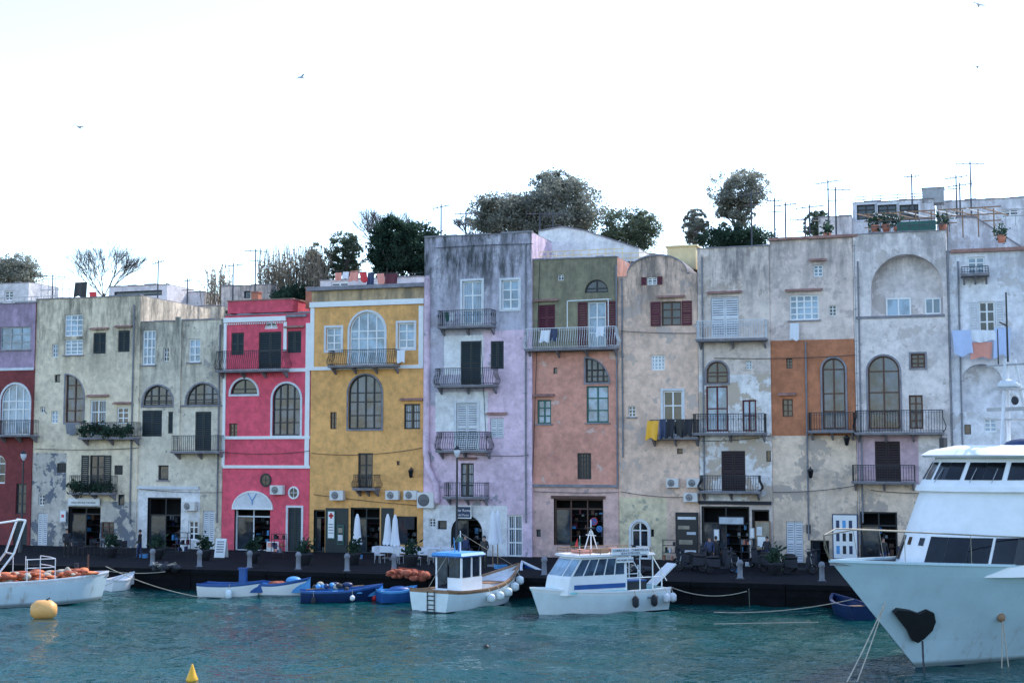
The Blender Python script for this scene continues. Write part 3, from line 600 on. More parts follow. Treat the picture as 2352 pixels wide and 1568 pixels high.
tree("tall olive tree with open two part crown",1630,392,1765,485,-19,570,FO,1.1,.13);tree("lower bough of the olive tree over the roof",1650,455,1730,530,-19,575,FO,.6,.13);tree("low dark shrub tree behind the roofs",1610,525,1775,580,-17,590,FD,1.3,.13);tree("small dark upright tree",1570,480,1626,575,-18,590,FO,.9,.12)
tree("dense dark ivy covered tree",850,500,945,655,-14,670,FD,2.6,.15);tree("dense dark green evergreen by the tall house",900,515,1015,655,-15,670,FD,2.4,.15)
tree("mid green tree behind the ochre house",752,535,830,655,-19,680,FG,1.3,.13);tree("dull green tree above the low roofs",-20,586,86,670,-24,690,FO,1.4,.15)
tree("small green roof side tree",1848,486,1910,555,-17,580,FG,.8,.12);tree("low ivy bush on the slope",465,705,520,740,-12,745,FG,.5,.12);tree("dark bush by the reeds",700,560,755,670,-18,690,FG,.8,.12);tree("dark low bush behind the terrace",620,660,740,715,-16,720,FD,.9,.13)
bare("leafless spreading winter tree",150,522,330,690,-22,6);bare("leafless grey winter tree",826,455,935,600,-20,6);bare("leafless shrub beside the olive tree",1040,480,1110,545,-20,5);bare("thin leafless sapling behind the ochre house",930,480,985,560,-22,4)
for lab,x0,y0,x1,y1,cnt in(("tall dry reed clump",600,550,750,700,460),("feathery straw coloured palm like plant",474,600,522,690,80)):
    a,b,c,d=fr(x0,y0,x1,y1,-17);m=M()
    for i in range(cnt):
        x=R.uniform(a,b);y=17+R.uniform(-1,1);h=(d-c)*R.uniform(.45,1.02)+1;lx=R.gauss(0,.3)
        m.cyl((x,y,c-1),(x+lx*.4,y,c-1+h*.6),.028,.02,FR,3,False);m.cyl((x+lx*.4,y,c-1+h*.6),(x+lx,y,c-1+h),.02,.012,FR,3,False)
        leaves(m,V((x+lx*.7,y,c-1+h*.7)),.15,.15,1.1,5,.13,FR)
    m.make('reed_clump',None,FM,label=lab,cat='plant')
# ---------- boats
def hullmesh(L,B,H,rise,rake,flare,e0,e1,mh,mb,mt,deck=None,inner=None,ns=18,tb=.16,trs=.82):
    m=M();lev=[-.3,0,.25,.55,1-tb-.05,1-tb,1.];S=[]
    for i in range(ns+1):
        t=i/ns;u=max(0,(t-.4)/.6);zt=H+rise*u**2+rise*.15*max(0,(.25-t)/.25)**2;ring=[]
        for f in lev:
            g=max(0,f);bw=B/2*(1-u**(e0+(e1-e0)*g))*(trs+(1-trs)*min(1,t/.3))*(1-flare*(1-g)**1.5);bw=max(bw,.015)
            if f<0:bw*=.25
            ring.append(V((-L/2+t*L+rake*g*t**4-(.0 if f>=0 else -.1*t),bw,zt*f if f>=0 else -.3)))
        S.append(ring)
    mm=[mb,mh,mh,mh,mh,mt];k=len(lev)
    for sd in(1,-1):
        for j in range(k-1):
            vs=[]
            for i in range(ns+1):
                for q in(j,j+1):vs.append((S[i][q].x,S[i][q].y*sd,S[i][q].z))
            fs=[(2*i,2*i+2,2*i+3,2*i+1) if sd<0 else (2*i,2*i+1,2*i+3,2*i+2) for i in range(ns)]
            m.faces(vs,fs,mm[j],True)
    for j in range(k-1):
        a,b=S[0][j],S[0][j+1];m.face([(a.x,-a.y,a.z),(a.x,a.y,a.z),(b.x,b.y,b.z),(b.x,-b.y,b.z)],mm[j])
    g=M();w=.07;T=[r[-1] for r in S]
    for sd in(1,-1):
        for i in range(ns):
            p,q=T[i],T[i+1];iy=lambda r:max(0.003,r.y-w-.04)
            a=[(p.x,(p.y+.03)*sd,p.z),(q.x,(q.y+.03)*sd,q.z),(q.x,iy(q)*sd,q.z),(p.x,iy(p)*sd,p.z)]
            g.hexa([(x,y,z-.05) for x,y,z in a]+[(x,y,z+.03) for x,y,z in a],mt)
    fl=M()
    for i in range(ns):
        p,q=T[i],T[i+1];iy=lambda r:max(.003,r.y-w-.02)
        if deck is None:
            zf=.22;fl.face([(p.x,-iy(p)*.8,zf),(q.x,-iy(q)*.8,zf),(q.x,iy(q)*.8,zf),(p.x,iy(p)*.8,zf)],inner or mh)
            for sd in(1,-1):fl.face([(p.x,iy(p)*sd,p.z-.03),(q.x,iy(q)*sd,q.z-.03),(q.x,iy(q)*.8*sd,zf),(p.x,iy(p)*.8*sd,zf)],inner or mh)
        else:
            dz=deck;fl.face([(p.x,-iy(p),p.z-dz),(q.x,-iy(q),q.z-dz),(q.x,iy(q),q.z-dz),(p.x,iy(p),p.z-dz)],inner or mh)
            for sd in(1,-1):fl.face([(p.x,iy(p)*sd,p.z-.03),(q.x,iy(q)*sd,q.z-.03),(q.x,iy(q)*sd,q.z-dz),(p.x,iy(p)*sd,p.z-dz)],inner or mh)
    return m,g,fl,S
def boat(lab,ps,pb,B,H,rise,rake,mh,mb,mt,flare=.2,deck=None,inner=None,name='boat',group=None,e0=2.,e1=2.4,trs=.82):
    p,q=G(*ps,0),G(*pb,0);d=q-p;L=d.length;mw=at((p+q)/2,math.atan2(d.y,d.x));e=thing(name,lab,'boat',mw,group)
    m,g,f,S=hullmesh(L,B,H,rise,rake,flare,e0,e1,mh,mb,mt,deck,inner,trs=trs)
    m.make('hull',e,mw);g.make('gunwale',e,mw);f.make('deck' if deck is not None else 'inner_hull',e,mw)
    return e,mw,L,S
def fender(e,mw,S,i,sd,mat='hull',r=.16,l=.5):
    p=S[i][-1];m=M();y=(p.y+r*.9)*sd
    m.lathe([(0,-l/2),(r*.7,-l/2+.05),(r,-l/4),(r,l/4),(r*.7,l/2-.05),(.03,l/2)],P(mat),(p.x,y,p.z-.2-l/2),10);m.tube([(p.x,y,p.z-.2),(p.x,p.y*sd,p.z+.05)],.015,P('rope'),4);m.make('fender',e,mw)
def panel(m,q,u0,v0,u1,v1,off,mat):
    q=[V(p) for p in q];nrm=(q[1]-q[0]).cross(q[3]-q[0]).normalized()
    f=lambda u,v:(q[0]*(1-u)+q[1]*u)*(1-v)+(q[3]*(1-u)+q[2]*u)*v+nrm*off
    m.face([f(u0,v0),f(u1,v0),f(u1,v1),f(u0,v1)],mat)
def loft(m,lo,zl,hi,zh,mat,sm=False):
    n=len(lo);qs=[[(*lo[i],zl),(*lo[(i+1)%n],zl),(*hi[(i+1)%n],zh),(*hi[i],zh)] for i in range(n)]
    if sm:
        vs=[(*p,zl) for p in lo]+[(*p,zh) for p in hi];m.faces(vs,[(i,i+1,n+i+1,n+i) for i in range(1,n-2)],mat,True)
        for i in(0,n-2,n-1):m.face(qs[i],mat)
    else:
        for q in qs:m.face(q,mat)
    m.face([(*p,zh) for p in hi],mat);return qs
def text(s,size,mat,parent,mw,name='lettering'):
    c=bpy.data.curves.new('t','FONT');c.body=s;c.size=size;c.align_x='CENTER';c.extrude=.004;o=bpy.data.objects.new('t',c);sc.collection.objects.link(o)
    dg=bpy.context.evaluated_depsgraph_get();me=bpy.data.meshes.new_from_object(o.evaluated_get(dg));bpy.data.objects.remove(o);me.name=name;me.materials.clear();me.materials.append(mat);return add(name,me,parent,mw)
RX=Matrix.Rotation(math.pi/2,4,'X')
W_=P('white')
HU=rusty('rusty_white_hull',(.58,.7,.76),.9)
e,mw,L,S=boat("white and pale blue rust streaked fishing boat with orange nets",(-190,1400),(232,1376),3.2,1.15,.2,.35,HU,P('anti'),P('offw'),flare=.12,deck=.25,inner=P('grey'),name='fishing_boat',e0=3.5,e1=4)
m=M()
for k in range(110):m.ball((R.uniform(-1.2,L*.42),R.uniform(-.95,.95),1.15+R.uniform(-.1,.32)),R.uniform(.1,.4),R.uniform(.15,.4),R.uniform(.05,.18),P(R.choice(['net','orange','net','rope','orange'])),9)
tag(m.make('fishing_net',None,mw),"heaped orange and rust fishing nets on the fishing boat deck",'net')
m=M();X=L*.0
for y in(-.7,.7):m.tube([(X-1.1,y,1.2),(X-.2,y,2.4),(X+.3,y,3.95)],.05,W_,8)
m.tube([(X+.3,-.7,3.95),(X+.3,.7,3.95)],.05,W_,8);m.tube([(X+.3,.0,3.95),(X-.9,.0,3.8),(X-1.5,0,2.9)],.05,W_,8);m.tube([(X-.2,-.7,2.4),(X-.2,.7,2.4)],.04,W_,8);m.make('gantry',e,mw)
m=M();m.box(X-2.1,-.8,1.1,X-1.1,.8,3.2,P('dgrey'));m.box(X-2.2,-.9,3.2,X-1.,.9,3.3,P('offw'));m.make('wheelhouse',e,mw)
m=M()
for z in(1.75,2.15):m.tube([(X+.2,-1.2,z),(X+1.6,-1.2,z),(X+1.7,0,z),(X+1.6,1.2,z)],.022,P('offw'))
for x in(X+.3,X+.9,X+1.6):
    for y in(-1.2,1.2):m.cyl((x,y,1.1),(x,y,2.15),.022,.022,P('offw'))
m.make('handrail',e,mw)
m=M();m.cyl((L*.42,0,1.1),(L*.42,0,2.2),.05,.04,P('brown'));m.cyl((L*.36,.2,1.1),(L*.36,.2,1.8),.12,.1,P('dgrey'));m.make('mooring_post',e,mw)
e,mw,L,S=boat("small white open dinghy tied behind the fishing boat",(243,1357),(298,1351),1.3,.55,.3,.3,W_,P('anti'),P('offw'));m=M();m.box(-.2,-.5,.4,.1,.5,.45,P('wood'));m.make('thwart',e,mw)
e,mw,L,S=boat("white open boat with blue gunwale and blue engine box",(464,1367),(590,1370),1.6,.6,.2,.3,W_,P('anti'),P('blue'),inner=P('blue'),e0=3,e1=3.6)
m=M();m.box(-.9,-.6,.46,-.6,.6,.51,P('lblue'));m.make('thwart',e,mw);m=M();m.box(.55,-.12,.3,.9,.12,1.35,P('blue'));m.box(.5,-.16,1.35,.95,.16,1.42,P('blue'));m.make('engine_box',e,mw);fender(e,mw,S,11,-1)
e,mw,L,S=boat("white open boat with raised bow and red nets inside",(588,1366),(692,1370),1.6,.62,.35,.5,W_,P('anti'),P('blue'),inner=P('lblue'),e0=2.6,e1=3.2)
m=M();m.box(-.3,-.6,.46,0,.6,.51,P('blue'));m.make('thwart',e,mw)
m=M();[m.ball((.2+R.uniform(-.6,.5),R.uniform(-.3,.3),.62),.25,.2,.12,P('net')) for _ in range(9)];tag(m.make('fishing_net',None,mw),"small red net pile inside the blue and white boat",'net')
m=M();m.ball((L*.33,0,.8),.4,.35,.2,P('lblue'));m.make('tarpaulin',e,mw)
e,mw,L,S=boat("navy blue open wooden boat with light blue interior",(690,1381),(858,1378),1.5,.5,.28,.45,P('navy'),P('anti'),P('blue'),inner=P('lblue'),e0=2.6,e1=3.2)
m=M();[m.box(x,-.6,.4,x+.25,.6,.45,P('lblue')) for x in(-1.3,-.2,.9)];m.make('thwart',e,mw);m=M();m.tube([(-1.5,-.3,.6),(1.3,.3,.7)],.03,P('wood'));m.make('oar',e,mw);fender(e,mw,S,3,-1,'dgrey',.12,.4);fender(e,mw,S,12,-1,'white',.12,.3)
m=M();[m.ball((R.uniform(-1.2,.6),R.uniform(-.3,.3),.58+R.uniform(0,.22)),R.uniform(.12,.28),.2,.13,P(R.choice(['dgrey','navy','lblue','rope','dgrey']))) for _ in range(16)];tag(m.make('gear_pile',None,mw),"dark pile of fishing gear inside the navy boat",'gear')
e,mw,L,S=boat("small blue and white open boat with blue tarpaulin",(871,1382),(946,1379),1.5,.52,.2,.25,P('blue'),P('anti'),P('lblue'),inner=P('lblue'),e0=3,e1=3.5);m=M();[m.box(x,-.6,.42,x+.2,.6,.47,W_) for x in(-.6,.2)];m.make('thwart',e,mw)
m=M();m.ball((.2,0,.56),.55,.45,.18,P('blue'));m.make('tarpaulin',e,mw)
e,mw,L,S=boat("little dark blue boat moored by the quay wall",(1985,1424),(1918,1402),1.4,.55,.2,.3,P('navy'),P('anti'),P('navy'),inner=P('navy'));m=M();m.box(-.4,-.55,.4,-.1,.55,.45,P('wood'));m.make('thwart',e,mw)
e,mw,L,S=boat("white open boat with raised bow behind the cabin boat",(1262,1365),(1205,1348),1.4,.85,.5,.5,W_,P('anti'),P('offw'),inner=P('blue'));m=M();m.box(-.4,-.55,.6,-.1,.55,.65,P('wood'));m.make('thwart',e,mw)
e,mw,L,S=boat("white wooden boat with blue roofed wheelhouse and round fenders",(985,1403),(1168,1377),2.5,.85,.85,.9,P('hull'),P('anti'),P('wood'),deck=.3,inner=P('offw'),flare=.15,name='cabin_boat',trs=.9,e0=2.6,e1=3.)
m=M();x0=-L*.27;x1=x0+1.6
lo=[(x0,-.75),(x1,-.75),(x1,.75),(x0,.75)]
loft(m,lo,.5,lo,1.4,W_)
for (x,y) in [(x0+.04,-.71),(x1-.12,-.71),(x1-.12,.71),(x0+.04,.71),((x0+x1)/2,-.71),((x0+x1)/2,.71)]:m.box(x-.04,y-.04,1.4,x+.04,y+.04,2.4,W_)
m.make('wheelhouse',e,mw)
m=M();loft(m,[(x0-.2,-.9),(x1+.1,-.9),(x1+.1,.9),(x0-.2,.9)],2.4,[(x0-.1,-.8),(x1,-.8),(x1,.8),(x0-.1,.8)],2.53,P('lblue'));m.box(x0-.15,-.85,2.33,x1+.05,.85,2.4,P('blue'));m.make('cabin_roof',e,mw)
for q in([((x0+x1)/2+.05,-.71,1.42),(x1-.17,-.71,1.42),(x1-.17,-.71,2.33),((x0+x1)/2+.05,-.71,2.33)],[(x0+.1,-.71,1.42),((x0+x1)/2-.05,-.71,1.42),((x0+x1)/2-.05,-.71,2.33),(x0+.1,-.71,2.33)],[(x1-.12,-.66,1.42),(x1-.12,.66,1.42),(x1-.14,.66,2.33),(x1-.14,-.66,2.33)],[(x0-.01,-.62,1.42),(x0-.01,-.05,1.42),(x0-.01,-.05,2.3),(x0-.01,-.62,2.3)],[(x0-.01,.05,.9),(x0-.01,.62,.9),(x0-.01,.62,2.3),(x0-.01,.05,2.3)]):m=M();m.face(q,GD);m.make('cabin_shade_window',e,mw)  # window panes in dark glass, set round the wheelhouse to make its interior look shaded
m=M();m.box(x0+.3,-.55,1.1,x1-.15,.55,1.9,P('dgrey'));m.ball((x0+.6,-.2,2.),.2,.25,.25,P('navy'));m.make('helm_console',e,mw)
m=M();m.cyl((x0+.9,0,2.5),(x0+.9,0,3.5),.035,.02,P('white'));m.cyl((x0+.5,0,2.5),(x0+.4,0,3.2),.025,.02,P('lblue'));m.box(x0+.6,-.05,3.0,x0+1.,.0,3.2,P('green'));m.cyl((x0+1.2,.3,2.5),(x0+1.2,.3,2.95),.06,.05,P('blue'));m.cyl((x0+.9,0,3.4),(L/2+.5,0,1.6),.012,.012,P('rope'),3);m.cyl((x0+.9,0,3.4),(-L/2,0,1.1),.012,.012,P('rope'),3);m.make('mast',e,mw)
m=M()
for i in range(4):m.cyl((-L/2-.06,-.35,.1+i*.2),(-L/2-.06,.05,.1+i*.2),.025,.025,P('iron'))
for y in(-.35,.05):m.cyl((-L/2-.06,y,.0),(-L/2-.06,y,.9),.025,.025,P('iron'))
m.make('ladder',e,mw)
m=M();m.box(1.0,-.5,.7,2.,.5,.95,P('offw'));m.box(.9,-.55,.95,2.1,.55,1.0,P('wood'));m.make('hatch',e,mw)
for i in(8,10,12,14,16):fender(e,mw,S,i,-1,'hull',.2,.45)
e,mw,L,S=boat("white passenger boat with glazed cabin, roof sign and stern gangplank",(1508,1394),(1238,1411),2.5,.95,.25,.45,P('hull'),P('anti'),P('white'),deck=.12,inner=P('mint'),flare=.15,name='passenger_boat',trs=.9,e0=2.6,e1=3)
m=M();xb=L*.4;xs=-L*.14
lo=[(xs,-.95),(xb-.25,-.95),(xb,-.6),(xb,.6),(xb-.25,.95),(xs,.95)]
mid=[(xs,-.95),(xb-.4,-.95),(xb-.15,-.6),(xb-.15,.6),(xb-.4,.95),(xs,.95)];hi=[(xs,-.9),(xb-1.05,-.9),(xb-.85,-.55),(xb-.85,.55),(xb-1.05,.9),(xs,.9)]
loft(m,lo,.85,mid,1.6,W_);qs=loft(m,mid,1.6,hi,2.5,W_);m.make('cabin',e,mw)
def winrow(e,mw,q,n,mat=GL,u0=.03,u1=.97,v0=.1,v1=.88,gp=.025):
    for i in range(n):
        m=M();a=u0+(u1-u0)*i/n;b=u0+(u1-u0)*(i+1)/n-gp;panel(m,q,a,v0,b,v1,.012,mat);m.make('window',e,mw)
winrow(e,mw,qs[0],5);winrow(e,mw,qs[4],5,GM);winrow(e,mw,qs[1],1);winrow(e,mw,qs[2],2);winrow(e,mw,qs[3],1)
m=M();loft(m,[(xs-1.5,-1.05),(xb-.8,-1.05),(xb-.6,0),(xb-.8,1.05),(xs-1.5,1.05)],2.5,[(xs-1.45,-1.),(xb-.85,-1.),(xb-.65,0),(xb-.85,1.),(xs-1.45,1.)],2.6,P('ivory'));m.make('cabin_roof',e,mw)
m=M()
for z in(2.72,2.84):m.tube([(xs-1.3,-.95,z),(xb-.9,-.95,z),(xb-.9,.95,z),(xs-1.3,.95,z)],.018,P('wood'))
for i in range(8):
    for y in(-.95,.95):x=xs-1.3+(xb-xs+.4)*i/7;m.cyl((x,y,2.6),(x,y,2.84),.018,.018,P('wood'))
m.make('roof_rail',e,mw)
m=M();[m.box(x,-.6,2.61,x+.5,.4,2.77,P(k)) for x,k in((xs-.4,'terra'),(xs+.6,'wood'),(xs+1.5,'pinkc'))];m.make('life_raft',e,mw)
m=M()
for y in(-.95,.95):
    for x in(xs-.7,xs-1.4,xs-1.9):m.cyl((x,y,.9),(x,y,2.5 if x>xs-1.6 else 1.9),.03,.03,W_)
    m.tube([(xs,y,1.5),(xs-1.9,y,1.5)],.025,W_);m.tube([(xs-1.4,y,2.4),(-L/2+.1,y,1.3)],.025,W_)
m.make('stern_rail',e,mw)
m=M();m.box(xs-1.3,-.6,.85,xs-.2,.6,1.3,P('dgrey'));m.box(xs-1.3,-.62,1.3,xs-.2,.62,1.36,P('blue'));m.make('bench_seat',e,mw)
m=M();m.cyl((xb-2.1,0,2.6),(xb-2.1,0,4.1),.035,.02,W_);m.cyl((xb-1.7,0,2.6),(xb-2.05,0,3.6),.025,.025,W_);m.cyl((xb-2.5,0,2.6),(xb-2.15,0,3.6),.025,.025,W_);m.cyl((xb-2.1,-.4,3.4),(xb-2.1,.4,3.4),.02,.02,W_);m.box(xb-2.25,-.1,3.7,xb-1.95,.1,3.76,P('iron'));m.make('mast',e,mw)
m=M();m.face([(xb-1.55,0,2.9),(xb-1.35,.02,2.95),(xb-1.5,.03,3.3)],P('green'));m.face([(xb-1.4,.02,2.9),(xb-1.2,.05,2.95),(xb-1.35,.05,3.3)],P('red'));m.cyl((xb-1.5,0,2.6),(xb-1.5,0,3.4),.012,.012,W_);m.make('flag',e,mw)
m=M();m.T=Matrix.Translation((-L/2+.3,0,1.05))@Matrix.Rotation(math.radians(38),4,'Y');m.box(-1.5,-.35,-.04,0,.35,.03,W_);m.make('gangplank',e,mw)
m=M();m.box(xs-1.,1.0,2.5,xs+.8,1.04,2.78,P('lblue'));m.box(xs-1.1,1.06,2.55,xs+.9,1.09,2.85,W_);m.box(xs-.3,.99,2.2,xs+.6,1.02,2.44,W_);m.make('name_board',e,mw)
Ry=Matrix.Rotation(math.pi,4,'Z')@RX
text("CORRICELLA - CHIAIOLELLA",.15,P('navy'),e,mw@Matrix.Translation((xs-.1,1.1,2.7))@Ry);text("ISOLA DI PROCIDA",.12,P('navy'),e,mw@Matrix.Translation((xs-.1,1.1,2.58))@Ry);text("M/S MOBY DICK",.12,P('navy'),e,mw@Matrix.Translation((xs+.15,1.03,2.27))@Ry);text("3NA2079",.16,P('navy'),e,mw@Matrix.Translation((-L*.33,S[4][-3].y+.03,.55))@Ry)
m=M();m.box(xs+.1,.962,1.1,xb-.6,.972,1.3,P('blue'));m.box(xs+.1,.962,.9,xb-.4,.97,1.0,P('mint'));m.make('stripe_panel',e,mw)
for i in(3,6):fender(e,mw,S,i,1,'dgrey',.15,.55)
for i in(0,1):fender(e,mw,S,i,1,'offw',.17,.45)
# big ship
hd=V((-.82,-.57,0)).normalized();LS=24.;tip=V((10.05,45.4,0));P0=tip-hd*4.0;mw=at(P0-hd*LS/2,math.atan2(hd.y,hd.x))
e=thing('ship',"large white passenger ship with raked bow and dark bridge windows",'ship',mw)
SH=rusty('ship_hull_paint',(.48,.64,.72),.5);m,g,f,S=hullmesh(LS,7.,3.1,.55,4.0,.36,1.7,3.4,SH,P('navy'),SH,.15,P('grey'),ns=48,tb=.08)
m.make('hull',e,mw);g.make('gunwale',e,mw);f.make('deck',e,mw)
T=[r[-1] for r in S]
m=M();cr=P('straw')
for sd in(1,-1):
    pr=None
    for i in range(20,49):
        q=T[i];t=V((q.x+.12*(i>40),max(0,q.y-.02)*sd,q.z+.95+.05*math.sin(i*.3)))
        if i==48:t=V((q.x+.25,0,q.z+.8))
        if i%3==0:m.cyl((q.x,max(0,q.y-.1)*sd,q.z),t,.014,.014,cr,4,False)
        if pr:m.cyl(pr,t,.024,.024,cr,6)
        pr=t
    m.tube([pr,(T[48].x+.22,0,T[48].z+.4),(T[48].x-.02,0,T[48].z)],.024,cr,6)
m.make('bow_rail',e,mw)
fx=LS/2-.6;NS=12
def plr(dx,w,back=-6,nose=3.2): return [(back,-w)]+[(fx+dx-nose+nose*math.cos(a),w*math.sin(a)) for a in [-math.pi/2+math.pi*i/NS for i in range(NS+1)]]+[(back,w)]
m=M();q1=loft(m,plr(.3,2.75),3.0,plr(-.45,2.6),4.6,W_,True);loft(m,plr(-.45,2.6),4.6,plr(-1.0,2.45),5.75,W_,True);loft(m,plr(-.85,2.6),5.75,plr(-.9,2.55),5.92,W_,True);q2=loft(m,plr(-.95,2.45),5.92,plr(-1.65,2.2),6.9,W_,True)
m.make('superstructure',e,mw)
m=M();loft(m,plr(-1.3,2.5),6.9,plr(-1.22,2.62),6.98,W_,True);loft(m,plr(-1.22,2.62),6.98,plr(-1.5,2.4),7.15,W_,True);loft(m,plr(-1.5,2.4),7.15,plr(-2.4,1.6),7.32,W_,True);m.make('bridge_roof',e,mw)
def wspan(q,k0,k1,v0,v1,u0=.12,u1=.88):
    m=M()
    for k in range(k0,k1+1):panel(m,q[k],u0 if k==k0 else 0,v0,u1 if k==k1 else 1,v1,.02,GS)
    m.make('window',e,mw)
for a,b in((1,1),(2,3),(4,4),(5,5),(6,7),(8,9),(10,10),(11,12)):wspan(q2,a,b,.22,.82)
for a,b,v0,v1 in((3,4,.25,.76),(7,9,.22,.78),(10,12,.24,.78)):wspan(q1,a,b,v0,v1,.06,.94)
for k in(5,6):wspan(q1,k,k,.58,.74,.35,.7)
for q in(q2[NS+1],q2[0]):winrow(e,mw,q,6,GS,.03,.97,.2,.8)
winrow(e,mw,q1[NS+1],7,GS,.05,.95,.35,.8);winrow(e,mw,q1[0],7,GS,.05,.95,.35,.8)
for k in(6,8,9):
    q=[V(p) for p in q2[k]];p=(q[0]+q[1])/2;tp=(q[3]*.4+q[2]*.6);m=M();nr=(q[1]-q[0]).cross(q[3]-q[0]).normalized();m.cyl(p+nr*.05+V((0,0,.1)),p.lerp(tp,.6)+nr*.05,.012,.012,P('metal'),4);m.make('window_wiper',e,mw)
m=M();x=fx-4.75;mm_=P('metal')
for dx,dy in((-.6,-.5),(-.6,.5),(.5,0)):m.cyl((x+dx,dy,7.1),(x+dx*.3,dy*.3,10.4),.08,.05,P('offw'))
for z in(8.2,9.3):m.box(x-.4,-.4,z,x+.4,.4,z+.06,mm_)
m.lathe([(0,.0),(.36,.02),(.4,.12),(.25,.28),(0,.32)],P('offw'),(x,0,9.36),14);m.cyl((x,0,10.3),(x,0,12.8),.04,.03,P('iron'));m.cyl((x,-.9,10.2),(x,.9,10.2),.04,.04,mm_);m.box(x-.08,-.9,8.55,x+.08,.9,8.68,mm_);m.cyl((x,-.4,10.2),(x,-.4,11.5),.025,.02,P('iron'));m.cyl((x,0,11.6),(x+.4,0,11.7),.03,.03,P('iron'));m.ball((x+.35,.5,8.9),.13,.13,.16,P('dgrey'));m.make('radar_mast',e,mw)
m=M();m.ball((fx-4.4,1.,7.35),.6,.9,.22,P('navy'));m.make('canvas_cover',e,mw)
m=M();m.box(fx-3.2,-1.7,7.1,fx-3.,-1.5,7.6,P('iron'));m.make('navigation_light',e,mw)
def hullpt(tx,ty):
    best=None
    for i in range(20,48):
        for j in(1,2,3,4,5):
            for w in(0,.25,.5,.75):
                p=S[i][j].lerp(S[i][j+1],w);a,b=proj(mw@p);dd=(a-tx)**2+(b-ty)**2
                if best is None or dd<best[0]:best=(dd,p,i,j)
    _,p,i,j=best;rt=(S[min(48,i+1)][j]-S[i][j]).normalized();uv=(S[i][j+1]-S[i][j]).normalized();nr=rt.cross(uv).normalized()
    if nr.y<0:nr=-nr
    return p,rt,uv,nr
c,rt,upv,nr=hullpt(2104,1434)
iv=mw.inverted();ro=iv@CAM;o=[]
for dx,dy in((-50,-26),(-40,-34),(-12,-31),(8,-24),(26,-33),(42,-26),(46,-6),(38,14),(20,32),(5,42),(-9,36),(-18,15),(-36,-8)):
    rd=iv.to_3x3()@ray(2104+dx,1434+dy);t=((c+nr*.13-ro).dot(nr))/rd.dot(nr);o.append(ro+rd*t)
n_=len(o);m=M()
m.face(o,P('black'));[m.face([o[i],o[(i+1)%n_],o[(i+1)%n_]-nr*.45,o[i]-nr*.45],P('black')) for i in range(n_)];m.make('anchor_pocket',e,mw)
m=M();m.tube([c+nr*.2+V((0,0,-.4)),c+nr*.35+V((.1,0,-1.)),c+nr*.6+V((.5,.3,-c.z-.2))],.035,P('iron'));m.make('anchor_chain',e,mw)
q,rt,upv,nr=hullpt(2290,1415);m=M();m.ball(q+nr*.03,.16,.12,.16,P('wood'));m.tube([q+nr*.1,q+nr*.15+V((.3,.1,-q.z-.1))],.02,P('rope'));m.tube([q+nr*.1,q+nr*.15+V((-.1,.1,-q.z-.1))],.02,P('rope'));m.make('hawse_rope',e,mw)
q,rt,upv,nr=hullpt(1985,1398);HP=mw@(q+nr*.05)
# ---------- buoys
p=G(100,1418,0);m=M();m.lathe([(0,-.55),(.25,-.52),(.42,-.3),(.44,.0),(.42,.3),(.25,.52),(0,.55)],P('buoy'),(0,0,0),18)
for v in m.v:v.x,v.z=v.z,v.x
for v in m.v:v.z+=.33
m.cyl((.0,.0,.7),(.25,0,.85),.03,.03,P('iron'));m.make('mooring_buoy',None,at(p,.1),label="orange yellow barrel mooring buoy floating on the water",cat='buoy')
p=G(441,1563,0);m=M();m.lathe([(0,-.1),(.17,-.05),(.19,.06),(.15,.14),(.06,.4),(.03,.5),(0,.53)],P('yellow'));m.make('marker_buoy',None,at(p),label="small bright yellow cone shaped marker buoy",cat='buoy')
p=G(1117,1490,0);m=M();m.ball((0,0,.05),.12,.12,.12,P('black'));m.cyl((0,0,.1),(0,0,.2),.02,.02,P('black'));m.make('float',None,at(p),label="small black float on the water",cat='buoy')
p=G(860,1378,0);m=M();m.ball((0,0,.15),.17,.17,.19,P('red'));m.cyl((0,0,.3),(0,0,.4),.03,.03,P('red'));m.make('float',None,at(p),label="red ball float beside the small boats",cat='buoy')
def rope(a,b,sag,lab="mooring rope running from a boat to the quay"):
    a,b=V(a),V(b);m=M();m.tube([a.lerp(b,i/10)-V((0,0,sag*4*(i/10)*(1-i/10))) for i in range(11)],.02,P('rope'),4);m.make('mooring_rope',None,I4,label=lab,cat='rope',group='mooring ropes')
rope(G(243,1300,1.5),G(465,1371,.05),.2);rope(G(243,1310,1.3),G(380,1312,1.1),.1);rope(G(1540,1347,.9),G(1715,1357,1.),.3);rope(G(1960,1375,.9),G(1640,1405,.08),.2);rope(G(1190,1345,.9),G(1180,1310,1.1),.1);rope(G(1720,1352,1.),G(1722,1395,.02),.0);rope(G(300,1312,1.1),G(240,1345,.4),.05)
rope(HP,G(1945,1566,0),.05,"slack rope hanging from the ship's bow");rope(HP,G(1968,1566,0),.05,"slack rope hanging from the ship's bow")
rope(G(1640,1432,.05),G(1880,1428,.05),0,"pale floating line on the water")
